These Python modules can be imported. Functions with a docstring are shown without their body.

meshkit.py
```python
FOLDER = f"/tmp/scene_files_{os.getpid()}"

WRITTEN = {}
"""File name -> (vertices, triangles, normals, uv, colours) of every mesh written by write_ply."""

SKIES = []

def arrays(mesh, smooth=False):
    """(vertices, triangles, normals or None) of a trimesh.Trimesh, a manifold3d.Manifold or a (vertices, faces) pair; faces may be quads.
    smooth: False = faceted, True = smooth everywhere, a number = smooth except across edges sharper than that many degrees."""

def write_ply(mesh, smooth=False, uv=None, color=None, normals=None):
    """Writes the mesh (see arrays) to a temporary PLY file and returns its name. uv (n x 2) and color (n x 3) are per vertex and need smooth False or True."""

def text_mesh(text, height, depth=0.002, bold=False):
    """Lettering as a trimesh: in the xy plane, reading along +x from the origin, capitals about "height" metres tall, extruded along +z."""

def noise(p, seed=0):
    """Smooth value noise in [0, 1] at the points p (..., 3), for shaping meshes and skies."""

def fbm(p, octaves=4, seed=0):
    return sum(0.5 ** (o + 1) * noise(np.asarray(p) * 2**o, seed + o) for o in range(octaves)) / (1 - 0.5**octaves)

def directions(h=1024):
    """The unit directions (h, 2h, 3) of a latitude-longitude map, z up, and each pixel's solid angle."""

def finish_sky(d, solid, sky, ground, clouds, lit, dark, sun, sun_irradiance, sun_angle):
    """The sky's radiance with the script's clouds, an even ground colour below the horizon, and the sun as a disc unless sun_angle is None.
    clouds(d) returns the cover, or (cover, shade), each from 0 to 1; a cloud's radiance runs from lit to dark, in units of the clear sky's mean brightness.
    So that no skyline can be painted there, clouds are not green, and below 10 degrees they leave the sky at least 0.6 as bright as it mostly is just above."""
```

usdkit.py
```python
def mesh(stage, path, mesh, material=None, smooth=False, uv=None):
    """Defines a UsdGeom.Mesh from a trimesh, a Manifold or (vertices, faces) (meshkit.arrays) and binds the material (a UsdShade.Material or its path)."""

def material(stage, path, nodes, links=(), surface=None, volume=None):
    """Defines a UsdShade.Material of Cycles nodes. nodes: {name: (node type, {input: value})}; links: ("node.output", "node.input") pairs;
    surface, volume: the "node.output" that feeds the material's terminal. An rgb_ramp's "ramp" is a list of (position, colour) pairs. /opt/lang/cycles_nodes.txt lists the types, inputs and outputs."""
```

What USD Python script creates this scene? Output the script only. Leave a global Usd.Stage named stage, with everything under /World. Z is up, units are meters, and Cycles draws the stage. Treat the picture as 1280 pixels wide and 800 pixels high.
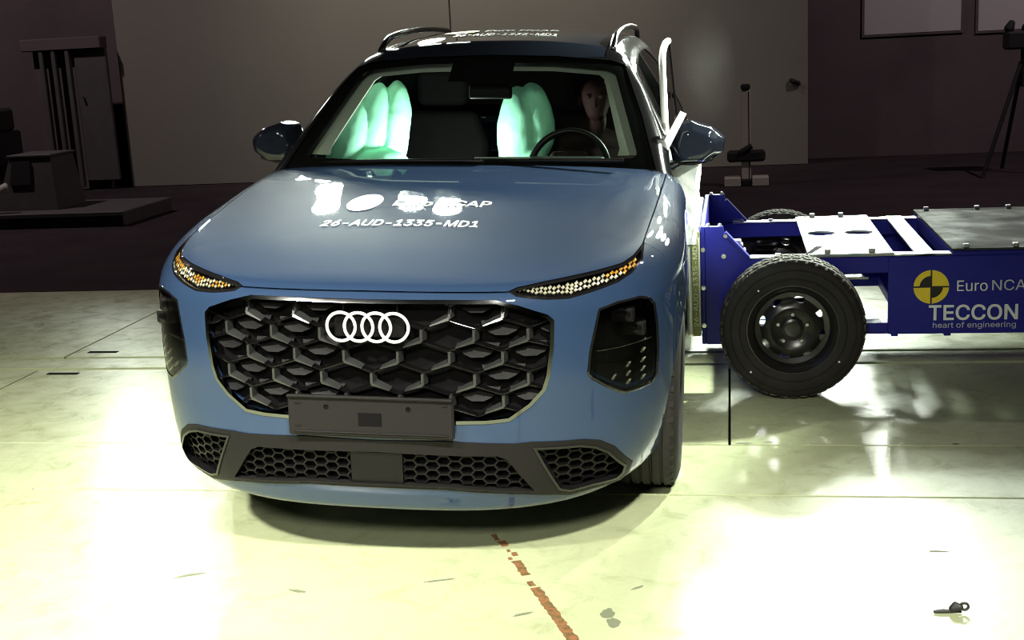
import math, random
import numpy as np, trimesh, manifold3d, usdkit, meshkit
from manifold3d import Manifold, CrossSection, Mesh as MMesh
from shapely.geometry import Polygon, LineString, Point, box as sbox
from shapely.ops import unary_union
from shapely import affinity
from scipy.interpolate import PchipInterpolator as PI
from pxr import Usd, UsdGeom, UsdLux, UsdShade, Gf, Sdf, Vt
random.seed(7); RNG = np.random.default_rng(7)
stage = Usd.Stage.CreateInMemory()
UsdGeom.Xform.Define(stage, '/World')
T = np.array

# ---------------------------------------------------------------- camera
CAM_H = 1.639
def cam_axes(p, r, yw):
    f = T([math.sin(yw)*math.cos(p), math.cos(yw)*math.cos(p), math.sin(p)])
    rt = T([math.cos(yw), -math.sin(yw), 0]); up = np.cross(rt, f)
    return T([math.cos(r)*rt+math.sin(r)*up, -math.sin(r)*rt+math.cos(r)*up, f])
RW = cam_axes(*np.radians([-12.38, -2.99, -10.13]))
cam = UsdGeom.Camera.Define(stage, '/World/camera')
cam.CreateHorizontalApertureAttr(36.0); cam.CreateVerticalApertureAttr(22.5)
cam.CreateFocalLengthAttr(36.0*1595/1280); cam.CreateClippingRangeAttr((0.05, 200.0))
m = np.eye(4); m[0, :3] = RW[0]; m[1, :3] = RW[1]; m[2, :3] = -RW[2]; m[3, :3] = [0, 0, CAM_H]
cam.AddTransformOp().Set(Gf.Matrix4d(*m.ravel().tolist()))
EXPOSURE = 0.0
cam.CreateExposureAttr(EXPOSURE)

# ---------------------------------------------------------------- light: a dark hall with flood lamps on stands and on the truss
dome = UsdLux.DomeLight.Define(stage, '/World/hall_ambient')
dome.CreateIntensityAttr(0.02); dome.CreateColorAttr(Gf.Vec3f(1.0, .8, .9))
def look_at(pos, to):
    pos, to = T(pos, float), T(to, float); z = pos-to; z /= np.linalg.norm(z)
    x = np.cross([0, 0, 1.], z); x /= np.linalg.norm(x); y = np.cross(z, x)
    m = np.eye(4); m[0, :3] = x; m[1, :3] = y; m[2, :3] = z; m[3, :3] = pos
    return Gf.Matrix4d(*m.ravel().tolist())
WARM = (1.0, .97, .70); COOL = (.90, 1.0, .86)
def spot(name, pos, to, power, radius=.15, cone=30, soft=.5, col=WARM):
    l = UsdLux.SphereLight.Define(stage, '/World/'+name)
    l.CreateRadiusAttr(radius); l.CreateIntensityAttr(power/(4*math.pi*radius*radius)); l.CreateColorAttr(Gf.Vec3f(*col))
    s = UsdLux.ShapingAPI.Apply(l.GetPrim()); s.CreateShapingConeAngleAttr(cone); s.CreateShapingConeSoftnessAttr(soft)
    l.AddTransformOp().Set(look_at(pos, to))
def flood(name, pos, to, w, h, power, col=COOL):
    l = UsdLux.RectLight.Define(stage, '/World/'+name)
    l.CreateWidthAttr(w); l.CreateHeightAttr(h); l.CreateIntensityAttr(power/(w*h)); l.CreateColorAttr(Gf.Vec3f(*col))
    l.AddTransformOp().Set(look_at(pos, to))
#LIGHTS-BEGIN
FRONT = (1.0, 1.0, .86)
spot('front_spot_lamp', (-3.8, -.9, 5.8), (-3.0, 3.2, 0), 1950, .22, 22.5, 1.0, FRONT)
spot('front_spot_lamp_001', (1.3, -.9, 5.8), (-.7, 3.1, 0), 1400, .22, 17.5, 1.0, FRONT)
spot('front_spot_lamp_002', (-1.0, -3.0, 4.4), (-1.1, 3.6, .3), 420, .5, 22, 1.0, FRONT)
for i, (x, z, w) in enumerate([(-5.2, 4.1, 1), (-4.95, 4.6, 1), (-5.0, 5.2, 1), (-4.44, 4.7, 1), (-3.7, 5.3, 1), (-3.2, 5.5, 1), (-4.2, 3.5, 1), (-3.5, 3.5, 1)]):
    spot('rear_left_lamp_%03d' % i, (x, 14.5, z), (-1.5, 4.3, .8), 150*w, .2, 12, .6, COOL)
spot('rear_far_left_lamp', (-7.4, 14.5, 4.1), (-3.2, 4.0, 0), 150, .2, 12, .6, COOL)
for i, (x, z, w) in enumerate([(-.1, 3.7, 1), (.7, 4.4, 1), (1.0, 3.3, 1), (1.5, 5.0, .6), (1.7, 6.2, .4), (1.7, 4.0, .5), (2.75, 5.6, .2), (3.5, 5.2, .16), (4.3, 4.5, .16), (2.3, 5.2, .16)]):
    spot('rear_right_lamp_%03d' % i, (x, 14.5, z), (.3, 4.6, .2), 320*w, .22 if x < 2.5 else .42, 13, .7, COOL)
spot('side_spot_lamp', (2.4, 8.6, 3.6), (-.25, 5.9, 1.0), 1500, .12, 13, .6, COOL)
spot('side_spot_lamp_001', (3.6, .8, 3.2), (-.17, 5.7, 1.05), 900, .12, 4.5, 1.0, COOL)
spot('wall_wash_lamp', (-3.3, 12.6, 6.6), (-3.2, 15.7, 2.9), 330, .15, 40, 1.0, (1, .97, .84))
for i, x in enumerate((-9.5, 5.0)):
    spot('house_lamp_%03d' % i, (x, 11.2, 6.7), (x*.8, 12.8, 0), 250, .10, 85, 1.0, (1.0, .85, .89))
#LIGHTS-END

# ---------------------------------------------------------------- helpers
used = {}
def numbered(path):
    k = used.get(path, 0); used[path] = k+1
    return path if k == 0 else '%s_%03d' % (path, k)
def ppath(p): return '/World' if p is None else (p if isinstance(p, str) else str(p.GetPath()))
def obj(name, mesh, mat, parent=None, smooth=30, label=None, cat=None, group=None, kind=None, field=None):
    path = numbered(ppath(parent)+'/'+name)
    um = usdkit.mesh(stage, path, mesh, MAT[mat], smooth=smooth); g = um.GetPrim()
    if field is not None:      # where the mesh lies on the car's skin, its normals are the skin's own
        pv, nv = T(um.GetPointsAttr().Get(), float), T(um.GetNormalsAttr().Get(), float); gr_ = grad(field, pv); gr_ /= np.maximum(np.linalg.norm(gr_, axis=1), 1e-9)[:, None]
        ok = (nv*gr_).sum(1) > .9; nv[ok] = gr_[ok]; um.GetNormalsAttr().Set(Vt.Vec3fArray.FromNumpy(nv.astype(np.float32)))
    tag(g, label, cat, group, kind); return g
def tag(g, label=None, cat=None, group=None, kind=None):
    for k, v in (('label', label), ('category', cat), ('group', group), ('kind', kind)):
        if v: g.SetCustomDataByKey(k, v)
    return g
def thing(name, label, cat, matrix=None, loc=None, group=None, kind=None, rotz=0):
    x = UsdGeom.Xform.Define(stage, numbered('/World/'+name))
    if matrix is not None: x.AddTransformOp().Set(matrix)
    elif loc is not None:
        x.AddTranslateOp().Set(Gf.Vec3d(*map(float, loc)))
        if rotz: x.AddRotateZOp().Set(rotz)
    return tag(x.GetPrim(), label, cat, group, kind)
cat_ = trimesh.util.concatenate
def mani(v, f): return Manifold(MMesh(np.asarray(v, np.float32), np.asarray(f, np.uint32)))
def tm(m):
    if isinstance(m, trimesh.Trimesh): return m
    a = m.to_mesh(); return trimesh.Trimesh(T(a.vert_properties[:, :3], float), T(a.tri_verts), process=False)
def box(x0, x1, y0, y1, z0, z1): 
    b = trimesh.creation.box([x1-x0, y1-y0, z1-z0]); b.apply_translation([(x0+x1)/2, (y0+y1)/2, (z0+z1)/2]); return b
def hull(pts): return trimesh.convex.convex_hull(np.asarray(pts, float))
def rbox(x0, x1, y0, y1, z0, z1, r=.008):
    """box with chamfered edges"""
    p = []
    for sx in (0, 1):
        for sy in (0, 1):
            for sz in (0, 1):
                c = T([(x0, x1)[sx], (y0, y1)[sy], (z0, z1)[sz]]); d = T([1-2*sx, 1-2*sy, 1-2*sz])*r
                for k in range(3):
                    e = d.copy(); e[k] = 0; p.append(c+e)
    return hull(p)
def hullspheres(pts, sub=2):
    s = trimesh.creation.icosphere(sub)
    return hull(np.vstack([s.vertices*r+T(c) for c, r in pts]))
def cyl(a, b, r, n=20, r2=None):
    a, b = T(a, float), T(b, float); d = b-a; L = np.linalg.norm(d); d /= L
    u = np.cross(d, [0, 0, 1.] if abs(d[2]) < .9 else [1., 0, 0]); u /= np.linalg.norm(u); w = np.cross(d, u)
    t = np.arange(n)*2*math.pi/n; c = np.cos(t)[:, None]*u+np.sin(t)[:, None]*w
    r2 = r if r2 is None else r2
    v = np.vstack([a+c*r, b+c*r2, [a], [b]]); f = []
    for i in range(n):
        j = (i+1) % n
        f += [[i, j, n+i], [j, n+j, n+i], [2*n, j, i], [2*n+1, n+i, n+j]]
    t_ = trimesh.Trimesh(v, f, process=False)
    if t_.volume < 0: t_.invert()
    return t_
def tube(path, r, n=10, closed=False):
    P = np.asarray(path, float); k = len(P)
    if closed: D = np.roll(P, -1, 0)-np.roll(P, 1, 0)
    else: D = np.gradient(P, axis=0)
    D /= np.linalg.norm(D, axis=1)[:, None]
    u = np.cross(D[0], [0, 0, 1.] if abs(D[0][2]) < .9 else [1., 0, 0]); V = []
    rr = np.broadcast_to(r, (k,))
    for i in range(k):
        u = u-D[i]*(u@D[i]); u /= np.linalg.norm(u); w = np.cross(D[i], u)
        t = np.arange(n)*2*math.pi/n
        V.append(P[i]+rr[i]*(np.cos(t)[:, None]*u+np.sin(t)[:, None]*w))
    V = np.vstack(V); F = []
    for i in range(k if closed else k-1):
        i2 = (i+1) % k
        for j in range(n):
            j2 = (j+1) % n; a, b, c, d = i*n+j, i*n+j2, i2*n+j2, i2*n+j
            F += [[a, b, c], [a, c, d]]
    if not closed:
        V = np.vstack([V, P[0], P[-1]])
        for j in range(n):
            j2 = (j+1) % n; F += [[k*n, j2, j], [k*n+1, (k-1)*n+j, (k-1)*n+j2]]
    t_ = trimesh.Trimesh(V, F, process=False)
    if t_.volume < 0: t_.invert()
    return t_
def lathe(prof, n=48, axis='y'):
    """profile (r, h) closed loop revolved; h along the axis"""
    pr = np.asarray(prof, float); k = len(pr); t = np.arange(n)*2*math.pi/n
    V = np.stack([pr[:, 0][None]*np.cos(t)[:, None], np.broadcast_to(pr[:, 1], (n, k)), pr[:, 0][None]*np.sin(t)[:, None]], -1).reshape(-1, 3); F = []
    for i in range(n):
        i2 = (i+1) % n
        for j in range(k):
            j2 = (j+1) % k; a, b, c, d = i*k+j, i*k+j2, i2*k+j2, i2*k+j
            F += [[a, b, c], [a, c, d]]
    m_ = trimesh.Trimesh(V, F, process=False)
    if axis == 'x': m_.vertices = m_.vertices[:, [1, 0, 2]]; m_.invert()
    if axis == 'z': m_.vertices = m_.vertices[:, [0, 2, 1]]; m_.invert()
    if m_.volume < 0: m_.invert()
    return m_
def polys(s): return [g for g in (s.geoms if hasattr(s, 'geoms') else [s]) if not g.is_empty and g.geom_type == 'Polygon']
def cross(poly):
    rings = []
    for g in polys(poly):
        g = g.buffer(0)
        for h in polys(g):
            rings.append(T(h.exterior.coords)[:-1]); rings += [T(i.coords)[:-1] for i in h.interiors]
    return CrossSection([r.tolist() for r in rings], manifold3d.FillRule.EvenOdd)
def prism_xz(poly, y0, y1):   # polygon in (x, z), along y
    return cross(poly).extrude(y1-y0).rotate([90, 0, 0]).translate([0, y1, 0])
def prism_yz(poly, x0, x1):   # polygon in (y, z), along x
    return cross(poly).extrude(x1-x0).rotate([90, 0, 0]).rotate([0, 0, 90]).translate([x0, 0, 0])
def prism_xy(poly, z0, z1): return cross(poly).extrude(z1-z0).translate([0, 0, z0])
def mbox(x0, x1, y0, y1, z0, z1): return Manifold.cube([x1-x0, y1-y0, z1-z0]).translate([x0, y0, z0])
def sym(pts): return Polygon(list(pts)+[(-x, z) for x, z in reversed(list(pts))]).buffer(0)
def flip(poly): return affinity.scale(poly, -1, 1, origin=(0, 0))
def flipm(m_):
    t_ = tm(m_).copy(); t_.vertices[:, 0] *= -1; t_.invert(); return t_
def extrude2(poly, d):
    return cat_([trimesh.creation.extrude_polygon(g, d, engine='earcut') for g in polys(poly)])
def text(txt, width, height, depth=.0015, bold=False):
    t_ = meshkit.text_mesh(txt, height, depth, bold); b = t_.bounds
    t_.apply_translation([-b[0][0], -b[0][1], 0])
    if width: t_.vertices[:, 0] *= width/(b[1][0]-b[0][0])
    return t_

# ---------------------------------------------------------------- materials
MAT = {}
def mat(name, col, rough=.5, metal=0., spec=.5, coat=0., coat_rough=.03, noise=None, bump=None, rvar=None, emit=None, trans=0., ior=1.5, alpha=1.):
    """noise = (scale, second colour, amount contrast lo, hi); bump = (scale, strength, distance); rvar = (scale, lo, hi)"""
    n = {'p': ('principled_bsdf', dict(base_color=col, roughness=rough, metallic=metal, specular_ior_level=spec, coat_weight=coat, coat_roughness=coat_rough, transmission_weight=trans, ior=ior, alpha=alpha))}
    l = []
    if noise or bump or rvar: n['tc'] = ('texture_coordinate', {})
    if noise:
        n['nz'] = ('noise_texture', dict(scale=noise[0], detail=6., roughness=.6)); n['rp'] = ('rgb_ramp', {'ramp': [(noise[2], col), (noise[3], noise[1])]})
        l += [('tc.object', 'nz.vector'), ('nz.fac', 'rp.fac'), ('rp.color', 'p.base_color')]
    if rvar:
        n['rn'] = ('noise_texture', dict(scale=rvar[0], detail=4.)); n['rm'] = ('map_range', dict(from_min=.3, from_max=.7, to_min=rvar[1], to_max=rvar[2]))
        l += [('tc.object', 'rn.vector'), ('rn.fac', 'rm.value'), ('rm.result', 'p.roughness')]
    if bump:
        n['bn'] = ('noise_texture', dict(scale=bump[0], detail=5.)); n['bp'] = ('bump', dict(strength=bump[1], distance=bump[2]))
        l += [('tc.object', 'bn.vector'), ('bn.fac', 'bp.height'), ('bp.normal', 'p.normal')]
    if emit: n['p'][1].update(emission_color=emit[:3], emission_strength=emit[3])
    MAT[name] = usdkit.material(stage, '/World/Looks/'+name, n, l, surface='p.BSDF')
def pane(name, tint, ior=1.45, rough=.0, gloss=1.0):
    MAT[name] = usdkit.material(stage, '/World/Looks/'+name, {'t': ('transparent_bsdf', dict(color=tint)), 'g': ('glossy_bsdf', dict(color=(gloss,)*3, roughness=rough)),
        'f': ('fresnel', dict(IOR=ior)), 'b': ('geometry', {}), 'k': ('math', dict(math_type='subtract', value1=1.)), 'q': ('math', dict(math_type='multiply')), 'm': ('mix_closure', {})},
        [('b.backfacing', 'k.value2'), ('f.fac', 'q.value1'), ('k.value', 'q.value2'), ('q.value', 'm.fac'), ('t.BSDF', 'm.closure1'), ('g.BSDF', 'm.closure2')], surface='m.closure')
mat('car_paint', (.022, .043, .094), .5, 0, .04, 1.0, .02)
mat('dark_paint', (.012, .015, .023), .5, 0, 0., 1.0, .02)
mat('grey_plastic', (.011, .0098, .0096), .5, spec=.15, bump=(900, .15, .001))
mat('plate_plastic', (.014, .0125, .0125), .55, spec=.15, bump=(400, .1, .001))
mat('gloss_black', (.008, .0075, .008), .09, spec=.6)
mat('dark_chrome', (.24, .24, .25), .1, 1.)
mat('satin_black', (.0055, .0048, .0052), .38, spec=.2)
mat('matt_black', (.005, .0045, .005), .85, spec=.08)
mat('lattice_black', (.004, .0036, .004), .14, spec=.35)
mat('blade_chrome', (.028, .028, .0285), .3, 0, .9)
mat('scoop_grey', (.0075, .0068, .0072), .55, spec=.15)
mat('emblem_white', (.85, .85, .86), .25, 0, .6, .6)
mat('chrome', (.8, .8, .8), .12, 1.)
mat('steel', (.45, .46, .45), .35, 1., bump=(60, .1, .001))
mat('amber', (.85, .42, .06), .2, .5)
mat('pearl', (.93, .90, .74), .2, .55)
mat('rubber', (.016, .0145, .0135), .75, spec=.3, noise=(9, (.025, .022, .020), .35, .7), bump=(500, .2, .001))
mat('tread_dust', (.028, .026, .024), .85, spec=.25, noise=(30, (.15, .14, .10), .45, .72), bump=(300, .3, .002))
mat('rim_black', (.014, .0125, .012), .28, spec=.6)
mat('cart_blue', (.020, .022, .24), .42, 0, .12, .15, .2, noise=(6, (.024, .027, .28), .3, .7), bump=(200, .05, .0006))
mat('cart_plate', (.40, .42, .41), .42, .3, noise=(5, (.17, .26, .27), .45, .66), rvar=(7, .3, .55))
mat('cart_lid', (.040, .047, .045), .2, .0, .5, noise=(3.5, (.026, .031, .030), .4, .7), rvar=(5, .16, .27))
mat('bolt_zinc', (.75, .75, .72), .3, 1.)
mat('honeycomb', (.93, .93, .89), .4, .2, bump=(90, .6, .004))
mat('label_yellow', (.30, .32, .10), .6)
mat('print_cream', (.86, .85, .66), .6)
mat('print_white', (.85, .86, .82), .55)
mat('sticker_white', (.95, .95, .93), .4)
mat('print_grey', (.55, .56, .60), .6)
mat('logo_yellow', (.88, .66, .03), .5)
mat('logo_black', (.012, .010, .010), .6)
mat('airbag', (.36, .86, .60), .75, spec=.2, bump=(25, .35, .008))
mat('headliner', (.42, .43, .38), .8, spec=.2)
mat('interior_dark', (.008, .007, .0075), .65, spec=.3)
mat('seat_cloth', (.0035, .0032, .0034), .85, spec=.15, bump=(500, .2, .001))
mat('dummy_skin', (.030, .012, .010), .7, spec=.2)
mat('dummy_suit', (.014, .007, .007), .8, spec=.2)
mat('lamp_red', (.35, .01, .01), .25)
mat('wall_dark', (.078, .059, .062), .85, spec=.1, noise=(.8, (.098, .075, .078), .35, .65))
mat('screen_wall', (.155, .145, .125), .8, spec=.1, noise=(.7, (.175, .163, .14), .3, .7))
mat('pale_pane', (.36, .33, .325), .5)
mat('ceiling_dark', (.022, .019, .020), .9)
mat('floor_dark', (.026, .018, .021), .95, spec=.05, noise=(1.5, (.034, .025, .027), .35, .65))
mat('groove_black', (.008, .007, .007), .9, spec=.1)
mat('dim_grey', (.045, .039, .037), .7, noise=(4, (.056, .049, .045), .35, .65))
mat('dim_cream', (.32, .29, .25), .7)
mat('dim_black', (.015, .013, .014), .7, spec=.2)
mat('dim_metal', (.11, .10, .095), .5, .2)
mat('tape_orange', (.26, .115, .05), .75, spec=.2, noise=(45, (.12, .085, .035), .42, .6))
mat('stain', (.17, .185, .12), .7, spec=.2)
mat('debris_black', (.02, .019, .018), .5)
pane('windscreen_glass', (.84, .88, .85)); pane('privacy_glass', (.16, .17, .16)); pane('side_glass', (.76, .82, .78)); pane('lamp_glass', (.62, .62, .62), 1.22); pane('lens_clear', (.95, .95, .93), 1.4)
# concrete floor: colour, wear and gloss vary, no light painted in
MAT['concrete'] = usdkit.material(stage, '/World/Looks/concrete', {
    'tc': ('geometry', {}), 'n1': ('noise_texture', dict(scale=1.1, detail=8., roughness=.62)), 'n2': ('noise_texture', dict(scale=7., detail=8., roughness=.7, distortion=.6)),
    'r1': ('rgb_ramp', {'ramp': [(.32, (.41, .44, .265)), (.68, (.47, .505, .31))]}), 'r2': ('rgb_ramp', {'ramp': [(.34, (.78, .78, .74)), (.46, (1, 1, 1))]}),
    'mx': ('mix_color', dict(blend_type='multiply', fac=.7)), 'rr': ('map_range', dict(from_min=.3, from_max=.7, to_min=.20, to_max=.36)),
    'b': ('bump', dict(strength=.12, distance=.003)), 'n3': ('noise_texture', dict(scale=160., detail=4.)),
    'p': ('principled_bsdf', dict(roughness=.35, specular_ior_level=.45))},
    [('tc.position', 'n1.vector'), ('tc.position', 'n2.vector'), ('tc.position', 'n3.vector'), ('n1.fac', 'r1.fac'), ('n2.fac', 'r2.fac'), ('r1.color', 'mx.a'), ('r2.color', 'mx.b'),
     ('mx.result', 'p.base_color'), ('n2.fac', 'rr.value'), ('rr.result', 'p.roughness'), ('n3.fac', 'b.height'), ('b.normal', 'p.normal')], surface='p.BSDF')

# ---------------------------------------------------------------- the setting
floor = thing('floor', None, None, kind='structure')
obj('floor_bed', box(-14, 9, -6, 8.52, -.12, -.03), 'groove_black', floor)
def slab(x0, x1, y0, y1, m_='concrete', top=0.): obj('floor_slab', rbox(x0, x1, y0, y1, -.10, top, .002), m_, floor, smooth=False)
slab(-14, 9, -6, 3.0-.002); slab(-14, -2.75, 3.0, 4.98); slab(-2.75, 9, 3.0, 4.396); slab(-2.75, 9, 4.408, 4.976)
slab(-14, -3.775, 4.985, 6.25); slab(-3.765, -.032, 4.985, 6.25); slab(-.022, 9, 4.985, 6.25)
slab(-14, 9, 6.292, 6.50)
slab(-14, -3.775, 6.54, 8.52); slab(-3.765, 9, 6.54, 8.52)
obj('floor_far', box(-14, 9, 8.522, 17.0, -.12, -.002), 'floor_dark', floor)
for x0, x1, y0 in ((-3.68, -3.50, 6.63), (-3.67, -3.49, 6.15)):
    obj('floor_socket', rbox(x0, x1, y0, y0+.035, -.01, .003, .001), 'groove_black', floor)
back = thing('wall_back', None, None, kind='structure')
obj('wall_panel', box(-14, 9, 16.4, 16.6, -.1, 7), 'wall_dark', back)
for i, (x0, x1) in enumerate(((-7.79, -3.393), (-3.38, .895))):
    obj('wall_panel', rbox(x0, x1, 15.73, 15.80, 0.0, 4.6, .006), 'screen_wall', back, label='pale grey screen panel')
obj('wall_opening', box(-7.8, -7.3, 15.75, 15.9, 0, 0.001+4.6), 'dim_black', back)
obj('wall_left', box(-14.2, -14, -6, 16.6, -.1, 7), 'wall_dark', kind='structure')
obj('wall_right', box(9, 9.2, -6, 16.6, -.1, 7), 'wall_dark', kind='structure')
obj('wall_front', box(-14.2, 9.2, -6.2, -6, -.1, 7), 'wall_dark', kind='structure')
obj('ceiling', box(-14.2, 9.2, -6.2, 16.6, 7, 7.2), 'ceiling_dark', kind='structure')
for k, (x0, x1) in enumerate(((1.60, 2.72), (2.92, 4.1))):
    w = thing('window_%d' % (k+1), None, None, kind='structure')
    z0 = 1.475 - .02*k
    obj('pane', box(x0, x1, 16.37, 16.385, z0, 3.0), 'pale_pane', w)
    obj('frame', cat_([box(x0-.03, x0, 16.375, 16.4, z0-.03, 3.03), box(x1, x1+.03, 16.375, 16.4, z0-.03, 3.03), box(x0, x1, 16.375, 16.4, z0-.03, z0), box(x0, x1, 16.375, 16.4, 3.0, 3.03)]), 'wall_dark', w)
# tall dark doors left of the screen
d = thing('door_1', None, None, kind='structure')
obj('door_leaf', rbox(-8.9, -8.0, 15.6, 15.66, 0, 1.85, .01), 'wall_dark', d)
obj('door_leaf', rbox(-8.28, -7.84, 15.5, 15.56, .12, 1.80, .01), 'dim_grey', d)
for x in (-8.72, -8.55, -8.36):
    obj('door_post', rbox(x, x+.055, 15.42, 15.5, .05, 1.80, .008), 'dim_grey', d)
obj('door_header', rbox(-8.95, -7.85, 15.4, 15.6, 1.8, 1.95, .01), 'wall_dark', d)
obj('door_handle', cyl((-8.2, 15.48, 1.2), (-8.2, 15.42, 1.2), .015), 'steel', d)

# ---------------------------------------------------------------- the car: outer skin as a level set, cut into panels
def smax(a, b, k):
    h = np.maximum(k-np.abs(a-b), 0)/k
    return np.maximum(a, b)+h*h*k*.25
def sstep(x, a, b):
    t = np.clip((x-a)/(b-a), 0, 1); return t*t*(3-2*t)
HOODC = PI([-1, 0, .05, .1, .2, .4, .7, 1.0, 1.3, 1.6, 2.2, 5], [.80, .850, .871, .886, .908, .945, .986, 1.022, 1.059, 1.083, 1.088, 1.088])
HALF = PI([0, .2, .3, .45, .6, .75, .9, 1.0, 1.1, 1.3], [.84, .885, .91, .928, .935, .935, .925, .910, .885, .84])
PROF = PI([0, .18, .22, .27, .33, .45, .6, .78, .84, .9, 1.2], [.10, .03, .012, .003, 0, 0, -.006, -.002, .008, .03, .2])
SILL = PI([0, .3, .55, .8, 1.0], [.140, .141, .148, .180, .24])
ROOF = PI([0, 1.2, 1.6, 2.0, 2.3, 2.7, 3.2, 3.8, 4.3, 5], [1.2, 1.36, 1.435, 1.503, 1.553, 1.588, 1.600, 1.585, 1.53, 1.38])
def dent(x, y, z):    # the struck flank is pushed in
    return x+np.where(x > 0, .05*sstep(x, .5, .85)*(.35*sstep(y, .8, 1.5)+sstep(y, 1.6, 2.1))*(1-sstep(y, 3.6, 4.1))*(1-sstep(z, 1.0, 1.15)), 0)
def hood_z(a, y): return HOODC(y)-.035*(a/.8)**2.2
def f_low(x, y, z):
    x = dent(x, y, z); a = np.abs(x); yy = y-PROF(z)
    A = a/HALF(z)
    plan = ((A**2.85+np.maximum(1-yy, 0.)**2.9+(np.maximum(yy-3.6, 0)/.88)**3.0+1e-9)**(1/2.85)-1)*.93
    f = smax(plan, z-hood_z(a, y), .05+.08*sstep(a, .5, .85))
    return smax(f, SILL(a)+.03*sstep(y, .35, 1.0)-z, .035)
def y_ws(a, z): return 1.45+.10*(a/.7)**2+(z-1.07)*1.46+.25*(z-1.07)**2
def f_cab(x, y, z):
    x = dent(x, y, z); a = np.abs(x)
    side = (a-(.875-.43*(z-1.0)-.25*np.maximum(z-1.0, 0)**2-.06*sstep(y, 3.4, 4.6)+.02*sstep(y, 1.6, 2.4)))*.9
    f = smax(z-ROOF(y)+.055*(a/.6)**2.5, (y_ws(a, z)-y)*.56, .05)
    f = smax(f, side, .075)
    f = smax(f, (y-(4.42-.75*np.maximum(z-1.05, 0))+.12*(a/.7)**2)*.8, .08)
    return smax(f, .95-z, .03)
def grad(f, p, e=1e-4):
    g = np.stack([f(*(p+d).T)-f(*(p-d).T) for d in np.eye(3)*e], 1)/(2*e); return g
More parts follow.
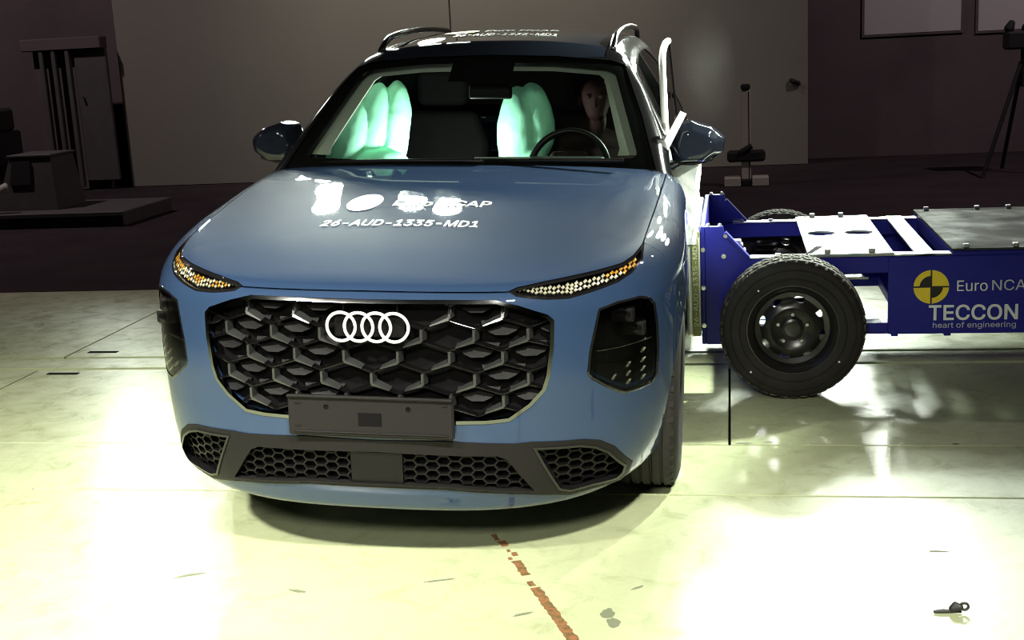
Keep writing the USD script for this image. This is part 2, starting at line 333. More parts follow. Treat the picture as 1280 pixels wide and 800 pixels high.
def net(f, lo, hi, h, project=True):
    """surface nets on a grid, vertices moved onto f = 0"""
    lo, hi = T(lo, float), T(hi, float); n = np.ceil((hi-lo)/h).astype(int)+1
    ax = [lo[k]+h*np.arange(n[k]) for k in range(3)]
    V = np.empty(n)
    for i in range(0, n[0], 24):
        X, Y, Z = np.meshgrid(ax[0][i:i+24], ax[1], ax[2], indexing='ij'); V[i:i+24] = f(X, Y, Z)
    V[0], V[-1], V[:, 0], V[:, -1], V[:, :, 0], V[:, :, -1] = [np.maximum(q, 1e-4) for q in (V[0], V[-1], V[:, 0], V[:, -1], V[:, :, 0], V[:, :, -1])]
    S = V < 0
    c = [S[i:n[0]-1+i, j:n[1]-1+j, k:n[2]-1+k] for i in (0, 1) for j in (0, 1) for k in (0, 1)]
    cnt = sum(q.astype(np.int8) for q in c); act = np.argwhere((cnt > 0) & (cnt < 8))
    idx = -np.ones(n-1, int); idx[tuple(act.T)] = np.arange(len(act))
    cv = np.stack([V[act[:, 0]+i, act[:, 1]+j, act[:, 2]+k] for i in (0, 1) for j in (0, 1) for k in (0, 1)], 1)
    cp = T([(i, j, k) for i in (0, 1) for j in (0, 1) for k in (0, 1)], float)
    acc = np.zeros((len(act), 3)); num = np.zeros(len(act))
    for a in range(8):
        for b in range(a+1, 8):
            if np.abs(cp[a]-cp[b]).sum() == 1:
                s = (cv[:, a] < 0) != (cv[:, b] < 0); t = cv[:, a]/np.where(s, cv[:, a]-cv[:, b], 1)
                acc += np.where(s[:, None], cp[a]+t[:, None]*(cp[b]-cp[a]), 0); num += s
    P = lo+h*(act+acc/num[:, None])
    if project:
        for _ in range(3):
            g = grad(f, P); d = f(*P.T)[:, None]*g/np.maximum((g*g).sum(1), 1e-6)[:, None]
            L = np.linalg.norm(d, axis=1)[:, None]; P = P-d*np.minimum(1, .6*h/np.maximum(L, 1e-9))
            P = np.clip(P, lo+h*(act-.2), lo+h*(act+1.2))
    F = []
    for k in range(3):
        o = [q for q in range(3) if q != k]
        sl0, sl1 = [slice(1, -1)]*3, [slice(1, -1)]*3; sl0[k] = slice(0, -1); sl1[k] = slice(1, None)
        a0, a1 = S[tuple(sl0)], S[tuple(sl1)]
        e = np.argwhere(a0 != a1); inside = a0[tuple(e.T)]
        e = e+T([0 if q == k else 1 for q in range(3)])
        def cell(d0, d1):
            q = e.copy(); q[:, o[0]] += d0; q[:, o[1]] += d1; return idx[tuple(q.T)]
        A, B, C, D = cell(-1, -1), cell(0, -1), cell(0, 0), cell(-1, 0)
        fl = inside if k != 1 else ~inside
        A, B, C, D = A, np.where(fl, B, D), C, np.where(fl, D, B)
        F += [np.stack([A, B, C], 1), np.stack([A, C, D], 1)]
    return P, np.vstack(F)
def offset(P, F, f, d):
    g = grad(f, P); return mani(P+d*g/np.linalg.norm(g, axis=1)[:, None], F)
def y_front(x, z):    # front skin y at (x, z)
    x, z = np.broadcast_arrays(T(x, float), T(z, float)); lo, hi = np.full(x.shape, -.3), np.full(x.shape, 1.3)
    for _ in range(34):
        mid = (lo+hi)/2; s = f_low(x, mid, z) < 0; hi = np.where(s, mid, hi); lo = np.where(s, lo, mid)
    return hi
def bend(mesh2, dy, clampx=None):    # a mesh built in (x, z) with depth along +y, laid along the front skin
    m_ = mesh2.copy(); v = m_.vertices; x = v[:, 0] if clampx is None else np.clip(v[:, 0], -clampx, clampx)
    v[:, 1] += y_front(x, v[:, 2])+dy; m_.vertices = v; return m_
def flat_xz(poly, y0, y1):           # polygon in (x, z) -> trimesh plate
    m_ = extrude2(poly, y1-y0); v = m_.vertices.copy(); m_.vertices = np.stack([v[:, 0], y0+v[:, 2], v[:, 1]], 1); m_.invert(); return m_

MC = RW.T @ cam_axes(-.2372, -.0154, -.1652)
CC = T([1.04935, -3.64272, 1.68219])
mm = np.eye(4); mm[:3, :3] = MC.T; mm[3, :3] = T([0, 0, CAM_H])-MC @ CC
CAR_M = Gf.Matrix4d(*mm.ravel().tolist())
def c2w(p): return MC @ (T(p, float)-CC)+T([0, 0, CAM_H])
UP = MC.T @ T([0, 0, 1.])
def ground_z(x, y): return -.0304-(UP[0]*(x-.901)+UP[1]*(y-.85))/UP[2]
car = thing('car', 'blue-grey sport utility car with four-ring grille badge and deployed airbags', 'car', CAR_M)

# ---- outlines on the front, in car (x, z)
DRL = Polygon([(.423, .859), (.445, .868), (.52, .878), (.60, .885), (.68, .891), (.74, .896), (.772, .907), (.800, .930), (.802, .895), (.776, .870), (.736, .854), (.670, .842), (.598, .831), (.534, .834), (.484, .840), (.445, .847)])
LAMP = Polygon([(.684, .791), (.739, .803), (.803, .803), (.832, .790), (.848, .763), (.857, .69), (.860, .60), (.857, .52), (.842, .498), (.80, .495), (.757, .499), (.715, .528), (.663, .572), (.652, .590), (.658, .66), (.666, .70)]).buffer(-.006).buffer(.006)
GRILLE = sym([(0, .8395), (.231, .841), (.385, .840), (.455, .822), (.538, .791), (.558, .772), (.557, .693), (.546, .600), (.532, .553), (.490, .506), (.425, .460), (.36, .454), (0, .450)]).buffer(-.012).buffer(.012)
LOWER = sym([(0, .395), (.223, .399), (.435, .387), (.489, .389), (.641, .377), (.690, .362), (.731, .328), (.782, .243), (.772, .205), (.742, .182), (.665, .190), (.60, .184), (.54, .198), (.456, .214), (.217, .238), (0, .238)])
CENTRE_HOLE = sym([(0, .358), (.385, .349), (.415, .336), (.494, .222), (.455, .226), (.217, .249), (0, .249)])
SIDE_HOLE = Polygon([(.492, .372), (.635, .362), (.678, .347), (.716, .318), (.766, .243), (.757, .214), (.738, .198), (.665, .205), (.60, .200), (.566, .214)])
H = .0125
lo, hi = (-1.0, -.1, .08), (1.0, 1.74, 1.16)
fr = lambda x, y, z: smax(f_low(x, y, z), y-1.66, .004)
P, F = net(fr, lo, hi, H)
S0 = mani(P, F)
def Soff(d): return offset(P, F, f_low, d)
Sm1, Sm5, Sm30, Sp3, Sm20 = Soff(-.0015), Soff(-.0055), Soff(-.034), Soff(.003), Soff(-.022)
Pd, Fd = net(lambda x, y, z: fr(x, y, z)+.075, lo, hi, .02); Sdeep = mani(Pd, Fd)
FRONT = (-.4, .95)
def pr(poly, y0=FRONT[0], y1=FRONT[1]): return prism_xz(poly, y0, y1)
pD, pL, pG, pB = pr(unary_union([DRL, flip(DRL)])), pr(unary_union([LAMP, flip(LAMP)])), pr(GRILLE), pr(LOWER)
body = S0-(pD-Sm30)-(pL-Sdeep)-(pG-Sdeep)-(pB-Sdeep)
for y, zc, r in ((.90, .315, .385),):
    for s in (-1, 1):
        body = body-Manifold.cylinder(.5, r, r, 64).rotate([0, 90, 0]).translate([s*.80-.25, y, zc])
body = body-mbox(-.66, .66, .35, 1.8, 0, .34)
HF = Polygon([(-1.2, .945), (-.86, .945), (-.80, .930), (-.772, .907), (-.74, .896), (-.68, .891), (-.60, .885), (-.52, .878), (-.445, .868), (-.42, .8585), (0, .8595),
              (.42, .8585), (.445, .868), (.52, .878), (.60, .885), (.68, .891), (.74, .896), (.772, .907), (.80, .930), (.86, .945), (1.2, .945), (1.2, 2), (-1.2, 2)])
ys = np.linspace(.35, 1.60, 16); hx = PI([.35, .494, .616, .85, 1.15, 1.62], [.790, .793, .798, .808, .818, .826])(ys)
HP = Polygon([(-.79, -.5), (.79, -.5)]+list(zip(hx, ys))+[(.826, 1.62), (.75, 1.575), (.5, 1.51), (.25, 1.475), (0, 1.465), (-.25, 1.475), (-.5, 1.51), (-.75, 1.575), (-.826, 1.62)]+[(-a, b) for a, b in list(zip(hx, ys))[::-1]])
g = .0022
hoodcut = prism_xz(HF.buffer(g), -.6, 1.8) ^ prism_xy(HP.buffer(g), .7, 1.4)
hood = body ^ prism_xz(HF.buffer(-g), -.6, 1.8) ^ prism_xy(HP.buffer(-g), .7, 1.4) ^ (S0-Soff(-.045))
rest = body-hoodcut
obj('hood', tm(hood), 'car_paint', car, 32, field=f_low)
obj('bumper', tm(rest ^ mbox(-2, 2, -1, .560, -1, 2)), 'car_paint', car, 32, field=f_low)
fen = rest ^ mbox(-2, 2, .5635, 3, -1, 2)
obj('fender', tm(fen ^ mbox(-2, -.30, -1, 3, -1, 2)), 'car_paint', car, 32, field=f_low)
obj('fender', tm(fen ^ mbox(.30, 2, -1, 3, -1, 2)), 'car_paint', car, 32, field=f_low)
obj('engine_bay', tm(fen ^ mbox(-.299, .299, -1, 3, -1, .93)), 'matt_black', car, 32)
cowl_z = lambda x, y: hood_z(np.abs(x), y)
cw = []
for x in np.linspace(-.80, .80, 33):
    for y in (1.44, 1.64): cw.append((x, y+.10*(x/.7)**2, float(cowl_z(T(x), T(y)))-.012+(.012 if y > 1.5 else 0)))
v = T(cw); f_ = []
for i in range(32): f_ += [[2*i, 2*i+2, 2*i+1], [2*i+1, 2*i+2, 2*i+3]]
obj('cowl_panel', (v, T(f_)), 'satin_black', car, True)
wp = [(x, 1.475+.10*(x/.7)**2, float(cowl_z(T(x), T(1.5)))+.014) for x in np.linspace(-.62, .08, 12)]
wiper = obj('wiper', tube(wp, .008, 8), 'satin_black', car, True)
obj('wiper', tube([(x+.58, y, z+.004) for x, y, z in wp[2:]], .008, 8), 'satin_black', car, True)

def strips(poly, w=.06):
    x0, z0, x1, z1 = poly.bounds
    return unary_union([]) if poly.is_empty else [g for k in range(int((x1-x0)/w)+1) for g in polys(poly.intersection(sbox(x0+k*w, z0-1, x0+(k+1)*w, z1+1)))]
def bent_plate(poly, y0, y1, dy, cl):
    return bend(cat_([flat_xz(q, y0, y1) for q in strips(poly)]), dy, cl)
# ---- grille
gr = obj('grille', tm((Sp3-Sm20) ^ pr(GRILLE-GRILLE.buffer(-.011))), 'dark_chrome', car, 30, label='dark chrome grille frame')
obj('grille_backing', bent_plate(GRILLE.buffer(-.004), 0, .006, .058, .55), 'matt_black', gr, 30)
ROWS = [.799, .729, .660, .590, .520]; PX = .16; hv = .021
inner = GRILLE.buffer(-.008); lat = []; blades = []; scoops = []
for r, zr in enumerate(ROWS):
    xs = [(k+.5)*PX+(.005 if k >= 0 else -.005) for k in range(-4, 4)] if r % 2 == 0 else [k*PX for k in range(-4, 5)]
    for x in xs:
        lat.append(LineString([(x, zr+hv), (x, zr-hv)]))
        for s in (-1, 1): lat.append(LineString([(x, zr-hv), (x+s*PX/2, zr-hv-.0277)]))
        if r == 0:
            for s in (-1, 1): lat.append(LineString([(x, zr+hv), (x+s*PX/2, zr+hv+.0277)]))
        if inner.contains(Point(x, zr)) and not (abs(x) < .13 and r <= 1): blades.append((x, zr))
    for x in xs:
        if abs(x) > .2: scoops.append((x+PX/2, zr+.004))
L2 = unary_union([l.buffer(.0024, cap_style=2) for l in lat]).intersection(inner)
obj('lattice', bend(flat_xz(L2.segmentize(.04), 0, .030), .020), 'lattice_black', gr, 20)
def blade(x, z):
    s = -1 if x > .01 else 1; w = .0112
    y0, y1 = .006, .040
    p0, p1, p2 = T([x, z+hv*.9]), T([x, z-hv*.75]), T([x+s*.056, z-hv*.75-.0195])
    def seg(a, b, wa, wb):
        d = (b-a)/np.linalg.norm(b-a); n = T([-d[1], d[0]]); q = []
        for p, ww in ((a, wa), (b, wb)):
            q += [(p[0]+n[0]*ww, y1, p[1]+n[1]*ww), (p[0]-n[0]*ww, y1, p[1]-n[1]*ww), (p[0]+n[0]*ww*.35, y0, p[1]+n[1]*ww*.35), (p[0]-n[0]*ww*.35, y0, p[1]-n[1]*ww*.35)]
        return hull(q)
    return cat_([seg(p0, p1, w, w), seg(p1, p2, w*1.1, w*.4)])
for x, z in blades:
    bm_ = blade(x, z)
    if z > .78: bm_.vertices[:, 1] += .60*(bm_.vertices[:, 2]-z+.02)
    obj('grille_blade', bend(bm_, .004, .55), 'blade_chrome', gr, 20)
for x, z in scoops:
    q = Polygon([(x-.066, z+.034), (x+.066, z+.034), (x+.062, z+.022), (x+.04, z+.004), (x+.018, z-.005), (x-.018, z-.005), (x-.04, z+.004), (x-.062, z+.022)]).intersection(inner)
    if q.area > .0012:
        m_ = flat_xz(q, 0, .02); v = m_.vertices.copy(); v[:, 1] += (.80*(v[:, 2]-(z-.005))); m_.vertices = v
        obj('grille_scoop', bend(m_, .028, .55), 'scoop_grey', gr, 30)
RZ, RR, RX = .760, .0445, .0552
for k in range(4):
    cx = (k-1.5)*RX; t_ = np.linspace(0, 2*math.pi, 49)[:-1]
    yb = float(y_front(T(cx), T(RZ)))-.012
    obj('emblem_ring', tube([(cx+RR*math.cos(a), yb+.0015*math.cos(2*a), RZ+RR*math.sin(a)) for a in t_], .0052, 8, True), 'emblem_white', car, True)
obj('emblem_mount', bend(flat_xz(sbox(-.11, RZ-.035, .11, RZ+.02), 0, .02), .012), 'satin_black', gr, 30)

# ---- number plate holder
pl = obj('number_plate_holder', tm(mani(*[T(q) for q in (lambda b: (b.vertices, b.faces))(rbox(-.262, .262, -.030, -.008, .412, .542, .006))])
         - Manifold.cylinder(.03, .0085, .0085, 20).rotate([-90, 0, 0]).translate([-.138, -.04, .507]) - Manifold.cylinder(.03, .0085, .0085, 20).rotate([-90, 0, 0]).translate([.122, -.04, .507])), 'plate_plastic', car, 25, label='blank dark number plate holder')
obj('top_flange', rbox(-.262, .262, -.040, -.026, .536, .546, .003), 'grey_plastic', pl)
obj('bottom_flange', rbox(-.245, .245, -.034, -.026, .424, .429, .0015), 'grey_plastic', pl)
st = obj('sticker', rbox(-.037, .037, -.0318, -.0295, .450, .492, .0006), 'matt_black', pl)
for x in (-.138, .122): obj('screw', cyl((x, -.026, .507), (x, -.012, .507), .0084), 'matt_black', pl)
for x, z in ((-.23, .518), (-.23, .445), (.235, .522)): obj('clip', rbox(x-.009, x+.009, -.033, -.029, z-.002, z+.002, .0006), 'grey_plastic', pl)

# ---- lower black trim
trim2 = LOWER-CENTRE_HOLE-SIDE_HOLE-flip(SIDE_HOLE)
lt = obj('lower_trim', tm((Soff(.005)-Sm30) ^ pr(trim2)), 'grey_plastic', car, 30, label='dark grey plastic bumper trim')
obj('backing', bent_plate(LOWER.buffer(-.01), 0, .004, .052, .74), 'matt_black', lt, 30)
def hexgrid(region, px, pz, w):
    hs = []; x0, z0, x1, z1 = region.bounds; j = 0; z = z0-pz
    while z < z1+pz:
        x = -.9+(px*.75 if j % 2 else 0)
        while x < .9:
            if x0-px < x < x1+px: hs.append(Polygon([(x-px/2, z), (x-px/4, z+pz/2), (x+px/4, z+pz/2), (x+px/2, z), (x+px/4, z-pz/2), (x-px/4, z-pz/2)]).buffer(-w/2))
            x += px*1.5
        z += pz/2; j += 1
    return region-unary_union(hs)
SENSOR = sbox(-.078, .232, .088, .352)
ch = CENTRE_HOLE.difference(sbox(-.079, .2, .089, .4))
def hexpanel(reg, name): 
    obj(name, bend(flat_xz(hexgrid(reg, .048, .030, .0055).segmentize(.06), 0, .022), .016, .74), 'satin_black', lt, 20)
hexpanel(ch.intersection(sbox(-1, 0, 0, 1)), 'lower_grille'); hexpanel(ch.intersection(sbox(0, 0, 1, 1)), 'lower_grille')
obj('radar_cover', bend(flat_xz(SENSOR.segmentize(.03), 0, .02), .006), 'satin_black', lt, 30)
for s in (0, 1):
    q = flip(SIDE_HOLE) if s else SIDE_HOLE
    obj('intake_grille', bend(flat_xz(hexgrid(q, .048, .030, .006).segmentize(.06), 0, .02), .028, .75), 'satin_black', lt, 20)
    obj('intake_frame', tm((Soff(.009)-Sm20) ^ pr(q-q.buffer(-.0075))), 'gloss_black', lt, 30)

# ---- daytime lamps and main lamps
def lens(poly, m1, m2): return tm((m1-m2) ^ pr(poly))
for s in (-1, 1):
    D, L = (DRL, LAMP) if s > 0 else (flip(DRL), flip(LAMP))
    dl = obj('daytime_lamp', tm((Soff(.0005)-Sm20) ^ pr(D-D.buffer(-.0065))), 'gloss_black', car, 30)
    obj('lamp_bed', tm((Soff(-.020)-Sm30) ^ pr(D.buffer(-.002))), 'satin_black', dl, 30)
    zb = lambda x: float(np.interp(x, [.445, .484, .534, .598, .67, .736, .776, .80], [.847, .840, .834, .831, .842, .854, .870, .895]))
    zt = lambda x: float(np.interp(x, [.423, .445, .52, .60, .68, .74, .772, .80], [.859, .868, .878, .885, .891, .896, .907, .93]))
    cells = {'pearl': [], 'amber': []}
    for i, x in enumerate(np.arange(.452, .785, .0125)):
        b, t_ = zb(x)+.009, zb(x)+.009+(zt(x)-zb(x))*.50; n = max(1, int(round((t_-b)/.0105)))
        for j in range(n):
            z = b+(j+.5)*(t_-b)/n+.003*(i % 2); c = T([s*x, 0, z]); w = .0055
            w = .0064; py = T([[s*x-w, .006, z], [s*x+w, .006, z], [s*x, .006, z-.0058], [s*x, .006, z+.0058], [s*x+RNG.uniform(-.002, .002), -.002, z+RNG.uniform(-.001, .001)]])
            amb = (x > .69 and j >= n-1) or x > .752 or (s < 0 and RNG.random() < .35)
            cells['amber' if amb else 'pearl'].append(bend(hull(py), .010, .79))
    for k_, nm in (('pearl', 'reflector_cells'), ('amber', 'indicator_cells')):
        obj(nm, cat_(cells[k_]), k_, dl, False, kind='stuff', label='white faceted lamp cells' if k_ == 'pearl' else 'amber faceted lamp cells')
    obj('lens', lens(D.buffer(-.0045), Sm1, Sm5), 'lens_clear', dl, 30)
    ml = obj('main_lamp', tm((Soff(.0005)-Sm20) ^ pr(L-L.buffer(-.007))), 'gloss_black', car, 30)
    obj('lamp_housing', tm((Soff(-.060)-Sdeep) ^ pr(L.buffer(-.001))), 'gloss_black', ml, 30)
    def at(x, z, dy): return float(y_front(T(min(x, .84)), T(z)))+dy
    for x, z in ((.752, .752), (.785, .700)):
        y0 = at(x, z, .018); pm = obj('projector_module', rbox(s*x-.036, s*x+.036, y0, y0+.06, z-.022, z+.022, .006), 'satin_black', ml)
        obj('projector_lens', hullspheres([((s*x-.012, y0+.002, z), .014), ((s*x+.012, y0+.002, z), .014)]), 'lamp_glass', pm, True)
    obj('chrome_bar', tube([(s*x, at(x, .655, .016), .655) for x in np.linspace(.678, .835, 10)], .0035, 8), 'chrome', ml, True)
    for i, x in enumerate((.688, .728, .770, .812)):
        for j, z in enumerate((.622, .590, .560, .531)):
            if Polygon(LAMP).buffer(-.012).contains(Point(x, z)) and (i >= 3-j-0 or j > 1):
                y0 = at(x, z, .014); obj('lamp_fin', hull([(s*x+a*.004+b*.005*1, y0+c, z+b*.009) for a in (-1, 1) for b in (-1, 1) for c in (0, .012)]), 'chrome', ml, False)
    obj('lens', lens(L.buffer(-.005), Sm1, Sm5), 'lamp_glass', ml, 30)

# ---- cabin shell
def f_body(x, y, z): return np.minimum(f_low(x, y, z), f_cab(x, y, z))
fc = lambda x, y, z: smax(f_body(x, y, z), 1.30-y, .004)
Pc, Fc = net(fc, (-1.0, 1.2, .1), (1.0, 4.62, 1.66), .02)
C0 = mani(Pc, Fc)
fi = lambda x, y, z: np.maximum(np.maximum(np.minimum(f_low(x, y, z)+.09, f_cab(x, y, z)+.045), .42-z), 1.5-y)
Pi_, Fi_ = net(fi, (-1.0, 1.2, .1), (1.0, 4.62, 1.66), .03); Cin = mani(Pi_, Fi_)
fcc = lambda x, y, z: f_cab(x, y, z)
fw = lambda x, y, z: smax(f_cab(x, y, z), 1.35-y, .004)
Pw, Fw = net(fw, (-.95, 1.25, .92), (.95, 4.5, 1.66), .016)
W1, W2, W3, W4, W5 = (offset(Pw, Fw, f_cab, d_) for d_ in (-.003, -.008, -.010, -.050, -.062))
WIND = sym([(0, 1.495), (.30, 1.487), (.55, 1.465), (.612, 1.445), (.708, 1.25), (.785, 1.05), (.4, 1.04), (0, 1.04)])
pW = prism_xz(WIND, 1.30, 2.35)
SIDEW = [Polygon([(1.98, 1.06), (2.32, 1.435), (2.75, 1.475), (2.78, 1.06)]), Polygon([(2.86, 1.06), (2.84, 1.475), (3.30, 1.48), (3.62, 1.40), (3.60, 1.06)])]
REARW = sym([(0, 1.46), (.50, 1.44), (.62, 1.13), (0, 1.11)])
pS = prism_yz(unary_union(SIDEW), -1.2, 1.2); pR = prism_xz(REARW, 4.0, 4.8)
shell = (C0-Cin-pW-pS-pR) ^ mbox(-2, 2, 1.664, 9, -1, 3)
shell = shell+((C0-Cin-pW-pS) ^ mbox(-2, 2, 1.50, 1.664, 1.0, 3) ^ (Manifold.cube([4, 4, 4]).translate([-2, 0, 0])-S0))
for s in (-1, 1): shell = shell-Manifold.cylinder(.5, .39, .39, 64).rotate([0, 90, 0]).translate([s*.80-.25, 3.58, .275])
ROOFP = Polygon([(-.52, 2.16), (-.3, 2.09), (0, 2.07), (.3, 2.09), (.52, 2.16), (.50, 4.02), (-.50, 4.02)])
pRoof = prism_xy(ROOFP, 1.35, 2)
obj('roof', tm(shell ^ prism_xy(ROOFP.buffer(-.002), 1.35, 2)), 'dark_paint', car, 30, field=f_cab)
shell = shell-prism_xy(ROOFP.buffer(.002), 1.35, 2)
DOORS = [Polygon([(1.70, .36), (1.68, .80), (1.80, 1.045), (2.815, 1.045), (2.815, .36)]), Polygon([(2.825, .36), (2.825, 1.045), (3.72, 1.045), (3.66, .80), (3.36, .60), (3.18, .36)])]
for q in DOORS:
    for x0, x1 in ((-1.2, -.6), (.6, 1.2)):
        obj('door_panel', tm(shell ^ prism_yz(q.buffer(-.002), x0, x1)), 'car_paint', car, 30)
    shell = shell-prism_yz(q.buffer(.002), -1.2, -.6)-prism_yz(q.buffer(.002), .6, 1.2)
obj('rear_body', tm(shell ^ mbox(-2, 2, 3.0, 9, -1, 1.05)), 'car_paint', car, 30)
obj('cabin_frame', tm(shell-mbox(-2, 2, 3.0, 9, -1, 1.05)), 'gloss_black', car, 30, label='black pillars and window frames', field=f_cab)
obj('windscreen', tm((W1-W2) ^ pW), 'windscreen_glass', car, 30, field=None)
fr2 = WIND-sym([(0, 1.462), (.30, 1.455), (.53, 1.434), (.565, 1.42), (.580, 1.40), (.700, 1.115), (.700, 1.10), (.685, 1.092), (.4, 1.088), (0, 1.086)])
fr2 = unary_union([fr2, sbox(-.155, 1.385, .112, 1.60).intersection(WIND)])
obj('windscreen_border', tm((offset(Pw, Fw, f_cab, -.0085)-W3) ^ prism_xz(fr2, 1.30, 2.35)), 'gloss_black', car, 30)
for q in SIDEW:
    for x0, x1 in ((-1.2, -.3), (.3, 1.2)):
        if q is SIDEW[0] and x1 > 1: continue
        obj('side_window', tm((W1-W2) ^ prism_yz(q, x0, x1)), 'side_glass' if q is SIDEW[0] else 'privacy_glass', car, 30)
obj('rear_window', tm((W1-W2) ^ pR), 'privacy_glass', car, 30)
# inner pillar and roof lining seen through the glass
lin = (WIND.buffer(-.02)-sym([(0, 1.425), (.30, 1.42), (.50, 1.402), (.525, 1.385), (.625, 1.12), (.60, 1.0), (0, 1.0)])).difference(sbox(-.16, 1.36, .115, 1.6)).difference(sbox(-1, .9, 1, 1.095))
obj('pillar_lining', tm((W4-W5) ^ prism_xz(lin, 1.30, 2.6)), 'headliner', car, 30)
obj('roof_lining', tm((offset(Pw, Fw, f_cab, -.055)-offset(Pw, Fw, f_cab, -.07)) ^ prism_xy(sbox(-.55, 2.25, .55, 4.0), 1.40, 2)), 'interior_dark', car, 30)
# roof rails
for s in (-1, 1):
    yy = np.linspace(2.30, 3.95, 22); zz = ROOF(yy)-.055*(.53/.6)**2.5+.040*np.minimum(1, np.minimum((yy-2.30)/.12, (3.95-yy)/.12))-.004
    obj('roof_rail', tube(np.stack([np.full(22, s*.545), yy, zz], 1), .016, 10), 'gloss_black' if s < 0 else 'chrome', car, True)
# letters on the hood and the roof
def lay(t2, x0, y0, surf, name, mt):
    v = t2.vertices.copy(); X, Y = v[:, 0]+x0, v[:, 1]+y0
    t2 = t2.copy(); t2.vertices = np.stack([X, Y, surf(X, Y)+.0022+v[:, 2]], 1); return obj(name, t2, mt, car, False)
hs = lambda X, Y: hood_z(np.abs(X), Y); rs = lambda X, Y: ROOF(Y)-.055*(np.abs(X)/.6)**2.5
lay(text('26-AUD-1335-MD1', .556, .066, .001, True), -.326, .575, hs, 'hood_lettering', 'sticker_white')
lay(text('Euro NCAP', .36, .070, .001, True), -.131, .825, hs, 'hood_lettering', 'sticker_white')
lay(text('26-AUD-1335-MD1', .50, .09, .001, True), -.235, 2.46, rs, 'roof_lettering', 'sticker_white')
lay(text('Euro NCAP', .36, .09, .001, True), -.12, 2.68, rs, 'roof_lettering', 'sticker_white')
def target_logo(r):
    c = Point(0, 0).buffer(r, 32); ins = Point(0, 0).buffer(r*.66, 32); g_ = r*.045
    q = lambda sx, sz: sbox(min(0, sx*r), min(0, sz*r), max(0, sx*r), max(0, sz*r))
    bars = unary_union([sbox(-r, -g_, r, g_), sbox(-g_, -r, g_, r)])
    dark = unary_union([ins.intersection(q(-1, 1)), ins.intersection(q(1, -1)), bars.intersection(c)])
    return c-dark, dark
ye, bk = target_logo(.088)
for q, mt, n_ in ((ye, 'sticker_white', 'hood_logo'), (bk, 'print_grey', 'hood_logo')): lay(extrude2(affinity.scale(q.segmentize(.02), .72, 1.3, origin=(0, 0)), .001), -.245, .875, hs, n_, mt)
for q, mt, n_ in ((ye, 'logo_yellow', 'roof_logo'), (bk, 'logo_black', 'roof_logo')): lay(extrude2(affinity.scale(q.segmentize(.02), 1, 1.2, origin=(0, 0)), .001), -.235, 2.70, rs, n_, mt)

# ---- mirrors, bent driver's window frame
MO = [(.868, 1.186), (.914, 1.193), (.993, 1.168), (1.036, 1.132), (1.032, 1.097), (.975, 1.056), (.855, 1.050), (.842, 1.110)]
for s in (-1, 1):
    pts = [((s*x, 1.975, z), .012) for x, z in MO]+[((s*(.935+(x-.935)*.93), 1.90, 1.12+(z-1.12)*.93), .012) for x, z in MO]+[((s*(.93+(x-.93)*.62), 1.845, 1.115+(z-1.115)*.6), .014) for x, z in MO]
    mh = Manifold.hull_points(np.vstack([trimesh.creation.icosphere(2).vertices*(r+.012)+T(c) for c, r in pts]).tolist()).refine_to_length(.014); mh = tm(mh)
    trimesh.smoothing.filter_taubin(mh, lamb=.5, nu=.51, iterations=25); mr = obj('side_mirror', mh, 'dark_paint', car, True)
    obj('lower_shell', hullspheres([((s*x, y, 1.040+.018*(x > .99)), .010) for x in (.85, .93, 1.0) for y in (1.875, 1.965)], 1), 'satin_black', mr, 50)
    obj('mirror_foot', hullspheres([((s*.80, 1.86, 1.005), .018), ((s*.80, 1.97, 1.005), .018), ((s*.86, 1.88, 1.038), .016), ((s*.86, 1.95, 1.038), .016)], 1), 'satin_black', mr, 50)
    obj('mirror_glass', hull([(s*(.937+(x-.937)*.88), y, 1.12+(z-1.12)*.86) for x, z in MO for y in (1.984, 1.990)]), 'chrome', mr, 30)
    obj('turn_signal', tube([(s*x, 1.858+.10*(x-.93)**2*6, 1.105) for x in np.linspace(.90, 1.02, 8)], .005, 6), 'pearl', mr, True)
fp = T([(.815, 1.82, 1.05), (.802, 1.96, 1.17), (.786, 2.12, 1.30), (.772, 2.27, 1.41), (.765, 2.36, 1.465), (.765, 2.48, 1.503), (.768, 2.64, 1.525), (.772, 2.80, 1.530)])
bf = obj('driver_window_frame', tube(fp, .0165, 12), 'honeycomb', car, True, label="bare window frame bent outward on the struck side")
obj('frame_rear_edge', tube([(.772, 2.80, 1.530), (.785, 2.87, 1.40), (.805, 2.89, 1.22), (.825, 2.90, 1.05)], .009, 8), 'gloss_black', bf, True)
gv = [fp[0], fp[1], fp[2], fp[3], fp[4], fp[5], fp[6], fp[7], T([.785, 2.87, 1.40]), T([.805, 2.89, 1.22]), T([.825, 2.90, 1.05])]
gvv = np.vstack([gv, T(gv)+[.004, 0, 0]]); gf = [[0, k, k+1] for k in range(1, 10)]; gf = gf+[[a+11, c+11, b+11] for a, b, c in gf]
obj('window_glass', (gvv, T(gf)), 'side_glass', bf, False)
obj('corner_trim', hull([(.735, 1.72, 1.015), (.775, 1.72, 1.010), (.735, 1.745, 1.02), (.775, 1.745, 1.012), (.868, 1.84, 1.262), (.895, 1.84, 1.25), (.868, 1.86, 1.262), (.895, 1.86, 1.25)]), 'honeycomb', bf, 20, label='torn bright trim strip behind the mirror')
